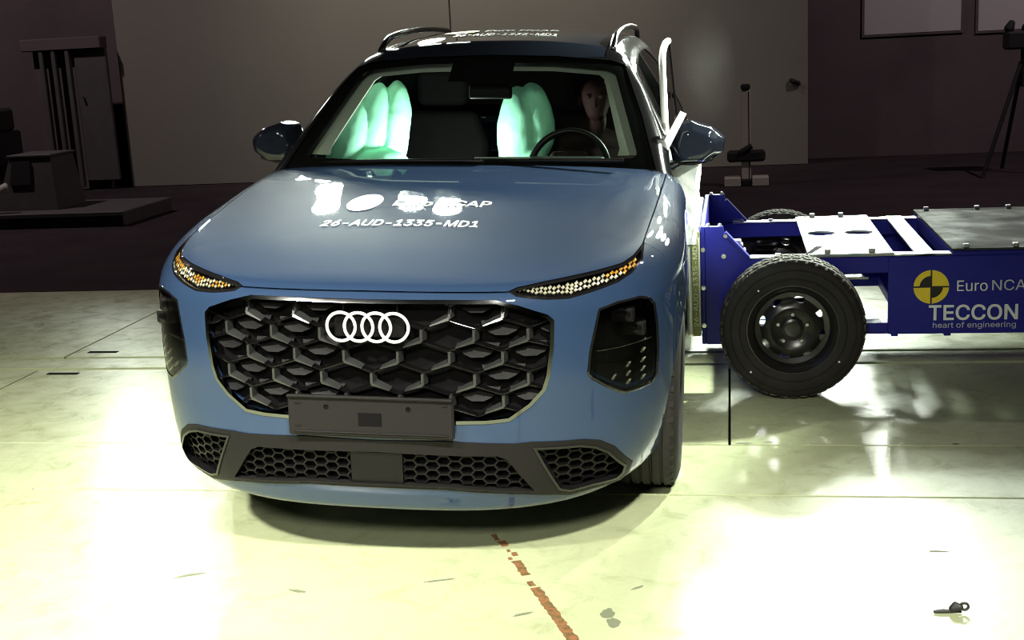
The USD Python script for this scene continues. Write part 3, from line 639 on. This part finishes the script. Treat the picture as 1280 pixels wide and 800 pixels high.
# ---- wheels
def tyre_mesh(R, ri, w, nt=0, lugs=True):
    hw = w/2
    prof = [(ri, -hw*.82), (ri+.012, -hw*.94), (ri+(R-ri)*.45, -hw), (R-.030, -hw*.93), (R-.010, -hw*.84), (R-.002, -hw*.70)]
    g_ = [-.48, -.16, .16, .48]
    for q in g_: prof += [(R, hw*(q-.055)), (R-.008, hw*(q-.035)), (R-.008, hw*(q+.035)), (R, hw*(q+.055))]
    prof += [(R-.002, hw*.70), (R-.010, hw*.84), (R-.030, hw*.93), (ri+(R-ri)*.45, hw), (ri+.012, hw*.94), (ri, hw*.82)]
    return lathe(prof, 72, 'x')
def car_wheel(x, y):
    R = .345; zc = ground_z(x, y)+R+.004; s = 1 if x > 0 else -1
    def mv(t_): t_ = t_.copy(); t_.apply_translation([x, y, zc]); return t_
    w = obj('wheel', mv(tyre_mesh(R, .238, .235)), 'rubber', car, 40)
    obj('rim', mv(lathe([(.238, -.09), (.242, .10), (.226, .10), (.215, .06), (.21, -.085)], 48, 'x')), 'rim_black', w, 30)
    sp = []
    for k in range(5):
        a = 2*math.pi*k/5; c, d = math.cos(a), math.sin(a)
        for e in (-.16, .16):
            c2, d2 = math.cos(a+e), math.sin(a+e)
            sp.append(hull([(s*u, q*c2*r-h*d2, q*d2*r+h*c2) for u in (.075, .10) for q in (1,) for r, hh in ((.04, .016), (.222, .010)) for h in (-hh, hh)]))
    obj('spokes', mv(cat_(sp)), 'rim_black', w, 20); obj('hub_cap', mv(cyl((s*.07, 0, 0), (s*.108, 0, 0), .045, 24, .036)), 'rim_black', w, 30)
    br = []
    for k in range(40):
        a = 2*math.pi*k/40
        br.append(hull([(.118*q+(.004 if q > 0 else -.004), (R-.012+dz)*math.cos(a+e), (R-.012+dz)*math.sin(a+e)) for q in (.55, .80) for dz in (0, .0105) for e in (-.03, .03)]))
        br.append(hull([(-(.118*q), (R-.012+dz)*math.cos(a+e), (R-.012+dz)*math.sin(a+e)) for q in (.55, .80) for dz in (0, .0105) for e in (-.03, .03)]))
    obj('tread_blocks', mv(cat_(br)), 'rubber', w, False, kind='stuff')
for x, y in ((.805, .90), (-.73, .98), (.79, 3.58), (-.79, 3.58)): car_wheel(x, y)
obj('underbody', rbox(-.62, .62, .42, 4.2, .20, .40, .03), 'matt_black', car)

# ---- cabin contents
db = obj('dashboard', hullspheres([((x, y, z), .03) for x in (-.70, .70) for y, z in ((1.62, 1.00), (1.95, 1.012), (2.02, .98), (2.05, .75), (1.70, .70))]), 'interior_dark', car, 50)
obj('instrument_hood', hullspheres([((x, y, z), .02) for x in (.22, .52) for y, z in ((1.80, 1.02), (1.99, 1.035), (2.0, 1.0))]), 'interior_dark', db, 50)
obj('dash_trim', rbox(-.05, .50, 1.992, 2.004, 1.036, 1.050, .003), 'headliner', db)
ang = math.radians(22); ca_, sa_ = math.cos(ang), math.sin(ang); swc = T([.365, 2.10, .985])
ring = [swc+T([.178*math.cos(a), .178*math.sin(a)*-sa_*-1*1, .178*math.sin(a)*ca_]) for a in np.linspace(0, 2*math.pi, 41)[:-1]]
sw = obj('steering_wheel', tube(ring, .0155, 10, True), 'satin_black', car, True)
obj('steering_hub', hullspheres([(swc+T([a, .0, b]), .03) for a in (-.06, .06) for b in (-.04, .05)]), 'dummy_suit', sw, 50)
for a in (0, math.pi, -math.pi/2): obj('steering_spoke', tube([swc+T([.05*math.cos(a), 0, .05*math.sin(a)]), swc+T([.172*math.cos(a), .172*math.sin(a)*sa_, .172*math.sin(a)*ca_])], .013, 8), 'satin_black', sw, True)
for sx in (-1, 1):
    x = .385*sx
    se = obj('front_seat', hullspheres([((x+a*.20, y, z), .05) for a in (-1, 1) for y, z in ((2.74, .62), (2.84, 1.02), (2.88, 1.02), (2.80, .58))]+[((x+a*.15, 2.87, 1.14), .05) for a in (-1, 1)]), 'seat_cloth', car, 50)
    obj('seat_cushion', hullspheres([((x+a*.20, y, z), .06) for a in (-1, 1) for y, z in ((2.28, .58), (2.72, .54))]), 'seat_cloth', se, 50)
    obj('head_restraint', hullspheres([((x+a*.09, 2.90, z), .045) for a in (-1, 1) for z in (1.26, 1.36)]), 'seat_cloth', se, 50)
def pillow(lobes, mt, name, label, res=.022, it=14):
    m_ = Manifold.batch_boolean([Manifold.hull_points((trimesh.creation.icosphere(3).vertices*T(r)@rot.T+T(c)).tolist()) for c, r, rot in lobes], manifold3d.OpType.Add)
    t_ = tm(m_.refine_to_length(res)); trimesh.smoothing.filter_taubin(t_, iterations=it)
    n_ = trimesh.Trimesh(t_.vertices, t_.faces).vertex_normals; t_.vertices = t_.vertices+n_*((meshkit.fbm(t_.vertices*9, 3, 5)-.5)*.022)[:, None]
    return obj(name, t_, mt, car, True, label=label)
def rotx(a, b=0):
    R1 = trimesh.transformations.euler_matrix(a, b, 0)[:3, :3]; return R1
pillow([((-.665, 2.10, 1.10), (.085, .10, .20), rotx(-.25, .28)), ((-.585, 2.20, 1.14), (.085, .11, .24), rotx(-.2, .20)), ((-.49, 2.28, 1.15), (.075, .11, .23), rotx(-.1, .10)), ((-.56, 2.14, 1.0), (.17, .12, .08), rotx(0))], 'airbag', 'curtain_airbag', 'pale green inflated curtain airbag')
pillow([((.085, 2.42, 1.10), (.105, .11, .24), rotx(0)), ((.145, 2.46, 1.14), (.105, .11, .215), rotx(0)), ((.11, 2.42, .95), (.12, .11, .16), rotx(0))], 'airbag', 'centre_airbag', 'pale green upright centre airbag')
rv = obj('sensor_housing', hullspheres([((x, y, z), .012) for x in (-.115, .08) for y, z in ((2.10, 1.43), (2.03, 1.395), (2.12, 1.40))]), 'matt_black', car, 40)
obj('rear_view_mirror', hullspheres([((x, 2.07, z), .014) for x in (-.07, .10) for z in (1.315, 1.355)]), 'satin_black', rv, 50)
lamp = UsdLux.SphereLight.Define(stage, '/World/cabin_lamp')   # the on-board camera light
lamp.CreateRadiusAttr(.03); lamp.CreateIntensityAttr(8/(4*math.pi*.03**2)); lamp.CreateColorAttr(Gf.Vec3f(.95, 1, .95))
lamp.AddTranslateOp().Set(Gf.Vec3d(*c2w((-.20, 2.10, .985)).tolist()))

# ---- crash test dummy at the wheel
def bone(pts): return Manifold.hull_points(np.vstack([trimesh.creation.icosphere(2).vertices*r+T(c) for c, r in pts]).tolist())
J = lambda x, y, z, r: ((x, y, z), r)
B = [bone([J(.30, 2.63, .66, .10), J(.50, 2.63, .66, .10), J(.26, 2.66, .98, .085), J(.55, 2.66, .98, .085)]), bone([J(.25, 2.65, 1.03, .06), J(.57, 2.65, 1.03, .06), J(.42, 2.61, 1.09, .055)]),
     bone([J(.43, 2.60, 1.08, .05), J(.445, 2.56, 1.17, .048)]), bone([J(.447, 2.53, 1.285, .078), J(.447, 2.57, 1.29, .080), J(.447, 2.495, 1.215, .045), J(.447, 2.545, 1.22, .055)]), bone([J(.447, 2.452, 1.245, .012), J(.447, 2.462, 1.28, .012)])]
for s in (-1, 1):
    B += [bone([J(.41+s*.20, 2.64, 1.0, .055), J(.41+s*.25, 2.50, .78, .042)]), bone([J(.41+s*.25, 2.50, .78, .042), J(.40+s*.16, 2.28, .80, .030)]), bone([J(.40+s*.16, 2.28, .80, .030), J(.40+s*.14, 2.21, .81, .032)])]
    B += [bone([J(.40+s*.14+d_*.02, 2.20, .815, .0095), J(.40+s*.14+d_*.024, 2.13+abs(d_)*.008, .825, .0085)]) for d_ in (-1.5, -.5, .5, 1.5)]+[bone([J(.40+s*.10, 2.22, .82, .011), J(.40+s*.08, 2.17, .835, .009)])]
    B += [bone([J(.40+s*.10, 2.60, .66, .085), J(.40+s*.14, 2.20, .68, .062)]), bone([J(.40+s*.14, 2.20, .68, .06), J(.40+s*.12, 1.95, .45, .045)])]
    B += [bone([J(.447+s*.078, 2.545, 1.265, .016), J(.447+s*.080, 2.56, 1.24, .012)]), bone([J(.447+s*.032, 2.458, 1.285, .011), J(.447+s*.030, 2.458, 1.285, .011)])]
bm = tm(Manifold.batch_boolean(B, manifold3d.OpType.Add).refine_to_length(.02)); trimesh.smoothing.filter_taubin(bm, iterations=8)
dm = thing('crash_test_dummy', 'dark crash test dummy sitting behind the steering wheel of the car', 'crash test dummy', CAR_M)
hd = bm.triangles_center[:, 2] > 1.125
obj('body', bm.submesh([~hd], append=True, repair=False), 'dummy_suit', dm, True)
obj('head', bm.submesh([hd], append=True, repair=False), 'dummy_skin', dm, True)

# ---------------------------------------------------------------- the impact trolley
tr = thing('impact_trolley', 'dark blue steel impact trolley on black wheels rammed into the car', 'trolley', loc=(0, 0, 0))
def tp(name, m_, mt='cart_blue', parent=None, **k): return obj(name, m_, mt, parent or tr, k.pop('smooth', 25), **k)
YN, YF = 5.851, 7.05
for y0, y1 in ((YN, YN+.09), (YF-.09, YF)):
    tp('upper_rail', rbox(-.12, 3.9, y0, y1, .527, .602, .004)); tp('lower_rail', rbox(-.10, 3.9, y0, y1, .246, .297, .004))
    tp('rail_cap', rbox(-.005, 1.0, y0+.004, y1-.004, .6025, .609, .002), 'steel')
for x in (.10, .76, 1.9, 3.7): tp('cross_member', rbox(x, x+.07, YN+.09, YF-.09, .25, .30, .004))
fpl = tp('front_plate', rbox(-.150, -.128, YN, YF, .206, .757, .004))
GUS = Polygon([(-.128, .757), (-.046, .757), (-.040, .722), (.064, .606), (.064, .56), (-.02, .40), (-.036, .206), (-.128, .206)])
for y0 in (YN-.002, YF-.03):
    gq = tp('gusset', flat_xz(GUS, y0, y0+.032), smooth=False)
    tp('gusset_flange', hull([(x+a, y, z+a) for x, z in ((-.040, .724), (.066, .606)) for a in (0, .008) for y in (y0-.012, y0+.044)]), parent=gq)
def bolt(x, y, z, ax=1, r=.011, parent=None):
    d = T([0, -1, 0]) if ax == 1 else T([0, 0, 1.]); c = T([x, y, z])
    return tp('bolt', cat_([cyl(c, c+d*.004, r*1.35, 14), cyl(c, c+d*.013, r, 6)]), 'bolt_zinc', parent, smooth=20)
for x, z in ((-.139, .652), (-.139, .474), (-.139, .296), (-.035, .715), (-.045, .62)): bolt(x, YN-.002, z, r=.008)
for x in (-.115, -.06): bolt(x, YN+.015, .757, 2, .008); bolt(x, YF-.015, .757, 2, .008)
for y0 in (YN+.045, YF-.045):
    for x in (.03, .20, .045): bolt(x, y0, .606, 2, .013)
    tp('rail_clamp', rbox(-.005, .055, y0-.04, y0+.04, .609, .622, .003), 'steel')
# plate with two round holes
pq = (sbox(.333, YN-.005, .708, YF)-Point(.430, 6.46).buffer(.068, 20)-Point(.612, 6.46).buffer(.068, 20))
cp = tp('cover_plate', (lambda t_: (t_.apply_translation([0, 0, .610]), t_)[1])(extrude2(pq, .010)), 'cart_plate', smooth=False, label='bright steel cover plate with two round holes')
for x, y in ((.42, YN+.02), (.615, YN+.02), (.42, YF-.03), (.57, YF-.03)): tp('plate_block', rbox(x-.014, x+.014, y-.014, y+.014, .620, .640, .003), 'steel', cp)
tp('lever', hull([(.315, 5.88, .612), (.33, 5.86, .612), (.325, 5.87, .618), (.365, 5.93, .640), (.40, 5.92, .640), (.40, 5.93, .645), (.37, 5.915, .645)]), 'satin_black', cp)
tp('cross_strip', rbox(.803, .888, YN-.004, YF, .603, .612, .002), 'cart_plate')
tp('rail_strip', rbox(.712, .93, YN-.004, YN+.05, .603, .611, .002), 'cart_plate')
bxp = tp('ballast_box', rbox(.960, 2.95, YN+.002, YF+.06, .545, .622, .006))
tp('lid', rbox(.957, 2.96, YN-.004, YF+.075, .622, .632, .003), 'cart_lid', bxp, label='dull grey steel lid')
for x, y in ((1.02, YN+.02), (1.23, YN+.02), (1.02, YF+.03), (1.28, YF+.03), (1.44, YF+.03), (1.6, YN+.02)): tp('lid_block', rbox(x-.013, x+.013, y-.013, y+.013, .632, .650, .003), 'steel', bxp)
sp_ = tp('side_panel', rbox(.684, 3.3, YN-.012, YN-.001, .247, .600, .002))
tp('side_panel', rbox(.684, 3.3, YF+.001, YF+.012, .247, .600, .002))
for x in (.70, .93, 1.5): tp('panel_lug', rbox(x, x+.03, YN-.01, YN+.02, .236, .248, .002), parent=sp_)
def facing(t_, x, z, y): v = t_.vertices.copy(); t_ = t_.copy(); t_.vertices = np.stack([v[:, 0]+x, y-v[:, 2], v[:, 1]+z], 1); return t_
yp = YN-.0125
lg1, lg2 = target_logo(.0765)
tp('panel_logo', facing(extrude2(lg1, .0015), .870, .4625, yp), 'logo_yellow', sp_, smooth=False); tp('panel_logo', facing(extrude2(lg2, .0012), .870, .4625, yp), 'logo_black', sp_, smooth=False)
tp('panel_lettering', facing(text('Euro', .130, .048, .0015), .981, .440, yp), 'print_white', sp_, smooth=False)
tp('panel_lettering', facing(text('NCAP', .185, .046, .0015), 1.130, .442, yp), 'print_grey', sp_, smooth=False)
tp('panel_lettering', facing(text('TECCON', .382, .066, .0015, True), .861, .308, yp), 'print_white', sp_, smooth=False)
tp('panel_lettering', facing(text('heart of engineering', .356, .0245, .0015), .880, .2665, yp), 'print_grey', sp_, smooth=False)
tp('bracket', rbox(.50, .60, YN-.004, YN, .50, .512, .002), 'steel')
tp('axle_carrier', rbox(.18, .33, YN+.09, YF-.09, .26, .40, .006), 'satin_black')
for k in range(4): tp('spring_coil', lathe([(.055, .31+.03*k), (.065, .32+.03*k), (.055, .33+.03*k), (.045, .32+.03*k)], 24, 'z').apply_translation([.17, 6.85, .10]), 'satin_black', smooth=40)
sb_ = tp('sensor_bundle', cat_([rbox(-.03, .035, 5.95, 6.02, .655, .675, .004), rbox(-.01, .045, 5.99, 6.06, .632, .650, .004), rbox(.0, .05, 5.93, 6.0, .612, .628, .004), rbox(.03, .06, 5.92, 5.97, .60, .612, .003)]), 'bolt_zinc', smooth=False, label='bright bundle of sensor connectors')
tp('sensor_shelf', rbox(-.128, .06, 5.89, 6.2, .585, .60, .004))
tp('sensor_cable', tube([(-.02, 5.96, .675), (-.05, 5.98, .70), (-.09, 6.05, .69), (-.11, 6.15, .64)], .006, 8), 'bolt_zinc', sb_, smooth=True)
# wheels
def cart_wheel(x, yf, front):
    s = -1 if front else 1                                  # outward direction in y
    R, w = .3205, .20; yc = yf-s*w/2; hw = w/2
    def mv(t_): t_ = t_.copy(); t_.apply_translation([x, yc, R]); return t_
    prof = [(.195, -hw*.80), (.207, -hw*.93), (.252, -hw), (.292, -hw*.95), (.3095, -hw*.80), (.3165, -hw*.55), (.3172, 0), (.3165, hw*.55), (.3095, hw*.80), (.292, hw*.95), (.252, hw), (.207, hw*.93), (.195, hw*.80)]
    wh = tp('wheel', mv(lathe(prof, 72)), 'rubber', smooth=40, label='black steel wheel with all-terrain tyre')
    lug = []
    for k in range(44):
        for r_, (u0, u1) in enumerate(((-.82, -.58), (-.52, -.19), (-.14, .14), (.19, .52), (.58, .82))):
            a = 2*math.pi*(k+.5*(r_ % 2))/44; e = .052; Rr = R if 0 < r_ < 4 else R-.006
            lug.append(hull([(rr*math.cos(a+d_+.012*(1 if u == u0 else -1)*(1 if r_ < 2 else -1)), u*hw, rr*math.sin(a+d_+.012*(1 if u == u0 else -1)*(1 if r_ < 2 else -1))) for u in (u0, u1) for d_ in (-e, e) for rr in (.300 if r_ in (0, 4) else .309, Rr)]))
    tp('tread_blocks', mv(cat_(lug)), 'tread_dust', wh, smooth=False, kind='stuff')
    for rr in (.232, .272): tp('sidewall_rib', mv(lathe([(rr-.004, s*hw*.985), (rr, s*(hw*1.0+.0025)), (rr+.004, s*hw*.985), (rr, s*hw*.9)], 64)), 'rubber', wh, smooth=40)
    o = s*1.0
    rp = [(.198, -hw*.8), (.206, -hw*.86), (.206, -hw*.8), (.19, -hw*.6), (.172, -hw*.2), (.172, hw*.45), (.190, hw*.72), (.206, hw*.80), (.206, hw*.87), (.197, hw*.87), (.184, hw*.74), (.164, hw*.48), (.160, -hw*.2), (.184, -hw*.7)]
    tp('rim', mv(lathe([(a, b*o) for a, b in rp], 64)), 'rim_black', wh, smooth=40)
    dp = [(.166, .30*hw), (.166, .42*hw), (.140, .36*hw), (.118, .60*hw), (.096, .66*hw), (.080, .56*hw), (.052, .50*hw), (.047, .66*hw), (.030, .70*hw), (.001, .70*hw), (.001, .38*hw), (.07, .38*hw), (.10, .46*hw), (.135, .24*hw)]
    dk = lathe([(a, b*o) for a, b in dp], 64); dkm = mani(dk.vertices, dk.faces)
    for k in range(8):
        a = 2*math.pi*k/8+.25; dkm = dkm-Manifold.cylinder(.2, .013, .013, 16, True).scale([1.9, 1, 1]).rotate([90, 0, 0]).translate([0, 0, .134]).rotate([0, math.degrees(a), 0])
    tp('wheel_disc', mv(tm(dkm)), 'rim_black', wh, smooth=35)
    for k in range(5):
        a = 2*math.pi*k/5+.3; c = T([.066*math.cos(a), o*.52*hw, .066*math.sin(a)])
        tp('lug_nut', mv(cyl(c, c+T([0, o*.018, 0]), .0095, 6, .008)), 'steel', wh, smooth=False)
    tp('hub_ring', mv(lathe([(.048, o*.62*hw), (.046, o*.70*hw), (.036, o*.74*hw), (.034, o*.66*hw)], 32)), 'rim_black', wh, smooth=40)
    for a, rr in ((2.25, .235), (-.62, .245), (-2.35, .262)): tp('valve_mark', mv(cyl((rr*math.cos(a), s*hw*.99, rr*math.sin(a)), (rr*math.cos(a), s*(hw+.004), rr*math.sin(a)), .0045, 10)), 'print_white', wh, smooth=False)
cart_wheel(.253, 5.612, True); cart_wheel(.253, 7.285, False); cart_wheel(3.25, 5.612, True); cart_wheel(3.25, 7.285, False)

# ---------------------------------------------------------------- crushed barrier block between car and trolley
db_ = thing('crash_barrier_block', 'crushed bright aluminium barrier block between car flank and blue trolley front', 'barrier', loc=(0, 0, 0))
obj('honeycomb_core', rbox(-.215, -.152, 5.82, 7.05, .25, .745, .01), 'honeycomb', db_, 20)
cr = trimesh.creation.box([.155, .62, .40]); cr = cr.subdivide().subdivide().subdivide().subdivide()
cv = cr.vertices.copy(); tz = (cv[:, 2]+.20)/.40
cv[:, 0] = cv[:, 0]*(.55+.75*tz)-.035*tz; cv[:, 1] += .05*np.sin(tz*4); cv += [-.218, 6.03, .895]
cr.vertices = cv+cr.vertex_normals*((meshkit.fbm(cv*11, 4, 3)-.5)*.07)[:, None]
obj('crumpled_skin', cr, 'honeycomb', db_, 25, label='crumpled bright metal above the barrier')
ls = obj('label_strip', rbox(-.190, -.153, 5.808, 5.8195, .255, .742, .002), 'label_yellow', db_)
obj('strip_edge', rbox(-.160, -.153, 5.805, 5.809, .30, .715, .001), 'print_cream', ls)
t_ = text('26-AUD-1335-MD1', .40, .020, .001); v = t_.vertices.copy(); t_.vertices = np.stack([-.164-v[:, 1], 5.8075-v[:, 2], .300+v[:, 0]], 1)
obj('strip_lettering', t_, 'print_cream', ls, False)

# ---------------------------------------------------------------- background things
pf = thing('low_platform', 'low pale platform slab on the dark floor at the left wall', 'platform', loc=(0, 0, 0))
obj('slab', rbox(-12.0, -6.05, 11.95, 13.1, 0, .15, .01), 'dim_grey', pf)
obj('edge_trim', rbox(-12.0, -6.05, 11.93, 11.95, .11, .15, .003), 'dim_grey', pf)
bn = thing('plastic_container', 'grey plastic container with dark recess standing on the low platform', 'container', loc=(0, 0, 0))
obj('body', hull([(x, y, z) for x0, x1, y0, y1, z in ((-7.62, -6.92, 12.25, 12.85, .151), (-7.44, -6.98, 12.32, 12.80, .70)) for x in (x0, x1) for y in (y0, y1)]), 'dim_grey', bn, 20)
obj('dark_recess', hull([(x, y, z) for x0, x1, y0, z in ((-7.44, -7.20, 12.26, .42), (-7.40, -7.20, 12.29, .66)) for x in (x0, x1) for y in (y0, y0+.04)]), 'dim_black', bn, 20)
obj('lid', rbox(-7.46, -6.96, 12.30, 12.82, .70, .725, .006), 'dim_grey', bn)
obj('pipe_elbow', tube([(-7.62, 12.05, .162), (-7.61, 12.05, .26), (-7.50, 12.06, .36), (-7.36, 12.08, .42)], [.055, .055, .05, .05], 14), 'dim_cream', smooth=True, label='short pale bent pipe leaning at the grey container on the platform', cat='pipe')
mc = thing('dark_machine', 'dark upright machine with small knobs at the left edge of the hall', 'machine', loc=(0, 0, 0))
obj('cabinet', rbox(-8.9, -7.66, 12.5, 13.0, .151, .95, .02), 'dim_black', mc)
obj('head', rbox(-8.6, -7.66, 12.45, 12.9, .95, 1.20, .03), 'dim_black', mc)
for x, z in ((-7.74, 1.12), (-7.70, .90), (-7.9, 1.02)): obj('knob', cyl((x, 12.45, z), (x, 12.40, z), .03), 'dim_metal', mc)
ps = thing('post_stand', 'slim pale post with dark clamp standing at the foot of the screen', 'stand', loc=(.145, 13.8, 0))
obj('post', rbox(-.048, .048, -.035, .035, .03, 1.0, .006), 'dim_cream', ps); obj('groove', box(.026, .036, -.0365, -.033, .06, .98), 'dim_black', ps)
obj('cap', rbox(-.05, .05, -.05, .05, 1.0, 1.06, .015), 'dim_black', ps)
cl_ = obj('clamp', rbox(-.20, .20, -.07, .07, .25, .37, .025), 'dim_black', ps); obj('clamp_screw', cyl((-.05, -.07, .36), (.06, -.07, .42), .03), 'dim_black', cl_)
for x in (-.23, .06): obj('foot', rbox(x, x+.17, -.12, .12, 0, .09, .006), 'dim_cream', ps)
obj('foot_bar', rbox(-.08, .08, -.10, .10, 0, .07, .01), 'dim_black', ps)
hk = obj('wall_hook', hullspheres([((.78, 15.70, .96), .03), ((.70, 15.70, 1.0), .025), ((.74, 15.66, .985), .02)]), 'dim_black', smooth=True, label='small dark bracket near the right edge of the pale screen', cat='bracket')
tpd = thing('camera_tripod', 'dark camera tripod standing before the dark wall under the pale windows', 'tripod', loc=(2.95, 14.0, 0))
for a in (1.75, -2.6, -.5): obj('leg', tube([(.03*math.cos(a), .03*math.sin(a), 1.15), (.48*math.cos(a), .48*math.sin(a), .02)], .022, 8), 'dim_black', tpd)
obj('column', cyl((0, 0, .9), (0, 0, 1.3), .03), 'dim_black', tpd)
hb = obj('camera_head', rbox(-.19, .25, -.12, .12, 1.28, 1.46, .02), 'dim_black', tpd)
for x in (-.15, .02, .16): obj('knob', hullspheres([((x, 0, 1.49), .05), ((x+.02, 0, 1.54), .035)]), 'dim_black', hb)
# floor tape and debris
tape = thing('floor_tape', 'worn orange tape strip running over the pale floor before the car', 'tape', loc=(0, 0, 0))
A_, B_ = T([-.40, 3.13]), T([-.815, 4.02]); dv = (B_-A_); Lt = np.linalg.norm(dv); dv /= Lt; nv = T([-dv[1], dv[0]])
def flake(t0, t1, w0, off=0.):
    n = max(3, int((t1-t0)/.012)); ts = np.linspace(t0, t1, n); l = [A_+dv*t+nv*(w0*(.5+.28*(RNG.random()-.5))+off) for t in ts]; r = [A_+dv*t-nv*(w0*(.5+.28*(RNG.random()-.5))-off) for t in ts]
    return Polygon(l+r[::-1]).buffer(0)
for t0, t1, w, off in ((-1.1, -.62, .030, 0), (-.60, -.012, .030, .002), (0, .50, .030, 0), (.515, .55, .020, .004), (.60, .72, .028, 0), (.735, .755, .013, .012), (.76, .79, .020, -.012), (.80, .82, .012, .0), (.85, .90, .028, 0), (.91, .965, .016, .01)):
    obj('tape_piece', (lambda m_: (m_.apply_translation([0, 0, .0003]), m_)[1])(extrude2(flake(t0, t1, w, off), .0012)), 'tape_orange', tape, False)
dbr = thing('debris_fragment', 'small dark broken plastic fragment lying on the bright floor', 'debris', loc=(.545, 3.475, 0))
obj('strip', hullspheres([((0, 0, .005), .0045), ((.022, .003, .006), .006), ((.07, .004, .005), .004)], 1), 'debris_black', dbr, 40)
obj('lump', hullspheres([((.048, .004, .014), .010), ((.068, .0, .020), .009), ((.055, .006, .028), .006)], 1), 'debris_black', dbr, 40)
obj('ring', tube([(.080+.011*math.cos(a), .004, .021+.010*math.sin(a)) for a in np.linspace(0, 2*math.pi, 17)[:-1]], .004, 6, True), 'debris_black', dbr, True)

# small scuffs and stains worn into the floor
def scuff(x, y, a, b, rot, n=14):
    t = np.linspace(0, 2*math.pi, n+1)[:-1]; r = 1+.45*(RNG.random(n)-.5)
    q = affinity.rotate(Polygon(np.stack([a*r*np.cos(t), b*r*np.sin(t)], 1)), rot)
    obj('floor_stain', (lambda m_: (m_.apply_translation([x, y, .0002]), m_)[1])(extrude2(q, .0006)), 'stain', floor, False)
for a in ((-.375, 3.42, .020, .030, 10), (-.352, 3.36, .018, .034, 20), (-.92, 3.62, .05, .006, 20), (-1.35, 3.52, .035, .008, -15), (-.62, 3.40, .030, .007, 30), (-.30, 3.60, .022, .006, 40), (.03, 5.0, .035, .010, 5), (.13, 5.02, .018, .006, 0), (-2.05, 4.86, .07, .018, 5), (.85, 5.0, .014, .010, 0), (-1.75, 3.62, .05, .010, 25), (.62, 3.92, .03, .006, 0)): scuff(*a)
# thin smoke hanging by the struck door
sm_ = trimesh.creation.icosphere(3); sm_.vertices = sm_.vertices*T([.15, .32, .30])+T([-.12, 6.35, 1.45])
MAT['smoke'] = usdkit.material(stage, '/World/Looks/smoke', {'g': ('geometry', {}), 'd': ('vector_math', dict(math_type='subtract', vector2=(-.12, 6.35, 1.45))), 's': ('vector_math', dict(math_type='divide', vector2=(.15, .32, .30))), 'l': ('vector_math', dict(math_type='length')),
    'r': ('map_range', dict(from_min=1., from_max=.2, to_min=0., to_max=1.)), 'n': ('noise_texture', dict(scale=5., detail=3.)), 'nr': ('map_range', dict(from_min=.35, from_max=.7, to_min=.02, to_max=.13)), 'm': ('math', dict(math_type='multiply')),
    'v': ('principled_volume', dict(color=(.9, .9, .85)))}, [('g.position', 'd.vector1'), ('d.vector', 's.vector1'), ('s.vector', 'l.vector1'), ('l.value', 'r.value'), ('g.position', 'n.vector'), ('n.fac', 'nr.value'), ('r.result', 'm.value1'), ('nr.result', 'm.value2'), ('m.value', 'v.density')], volume='v.volume')
obj('smoke', sm_, 'smoke', smooth=True, label='thin pale smoke wisp rising beside the struck door', cat='smoke', kind='stuff')
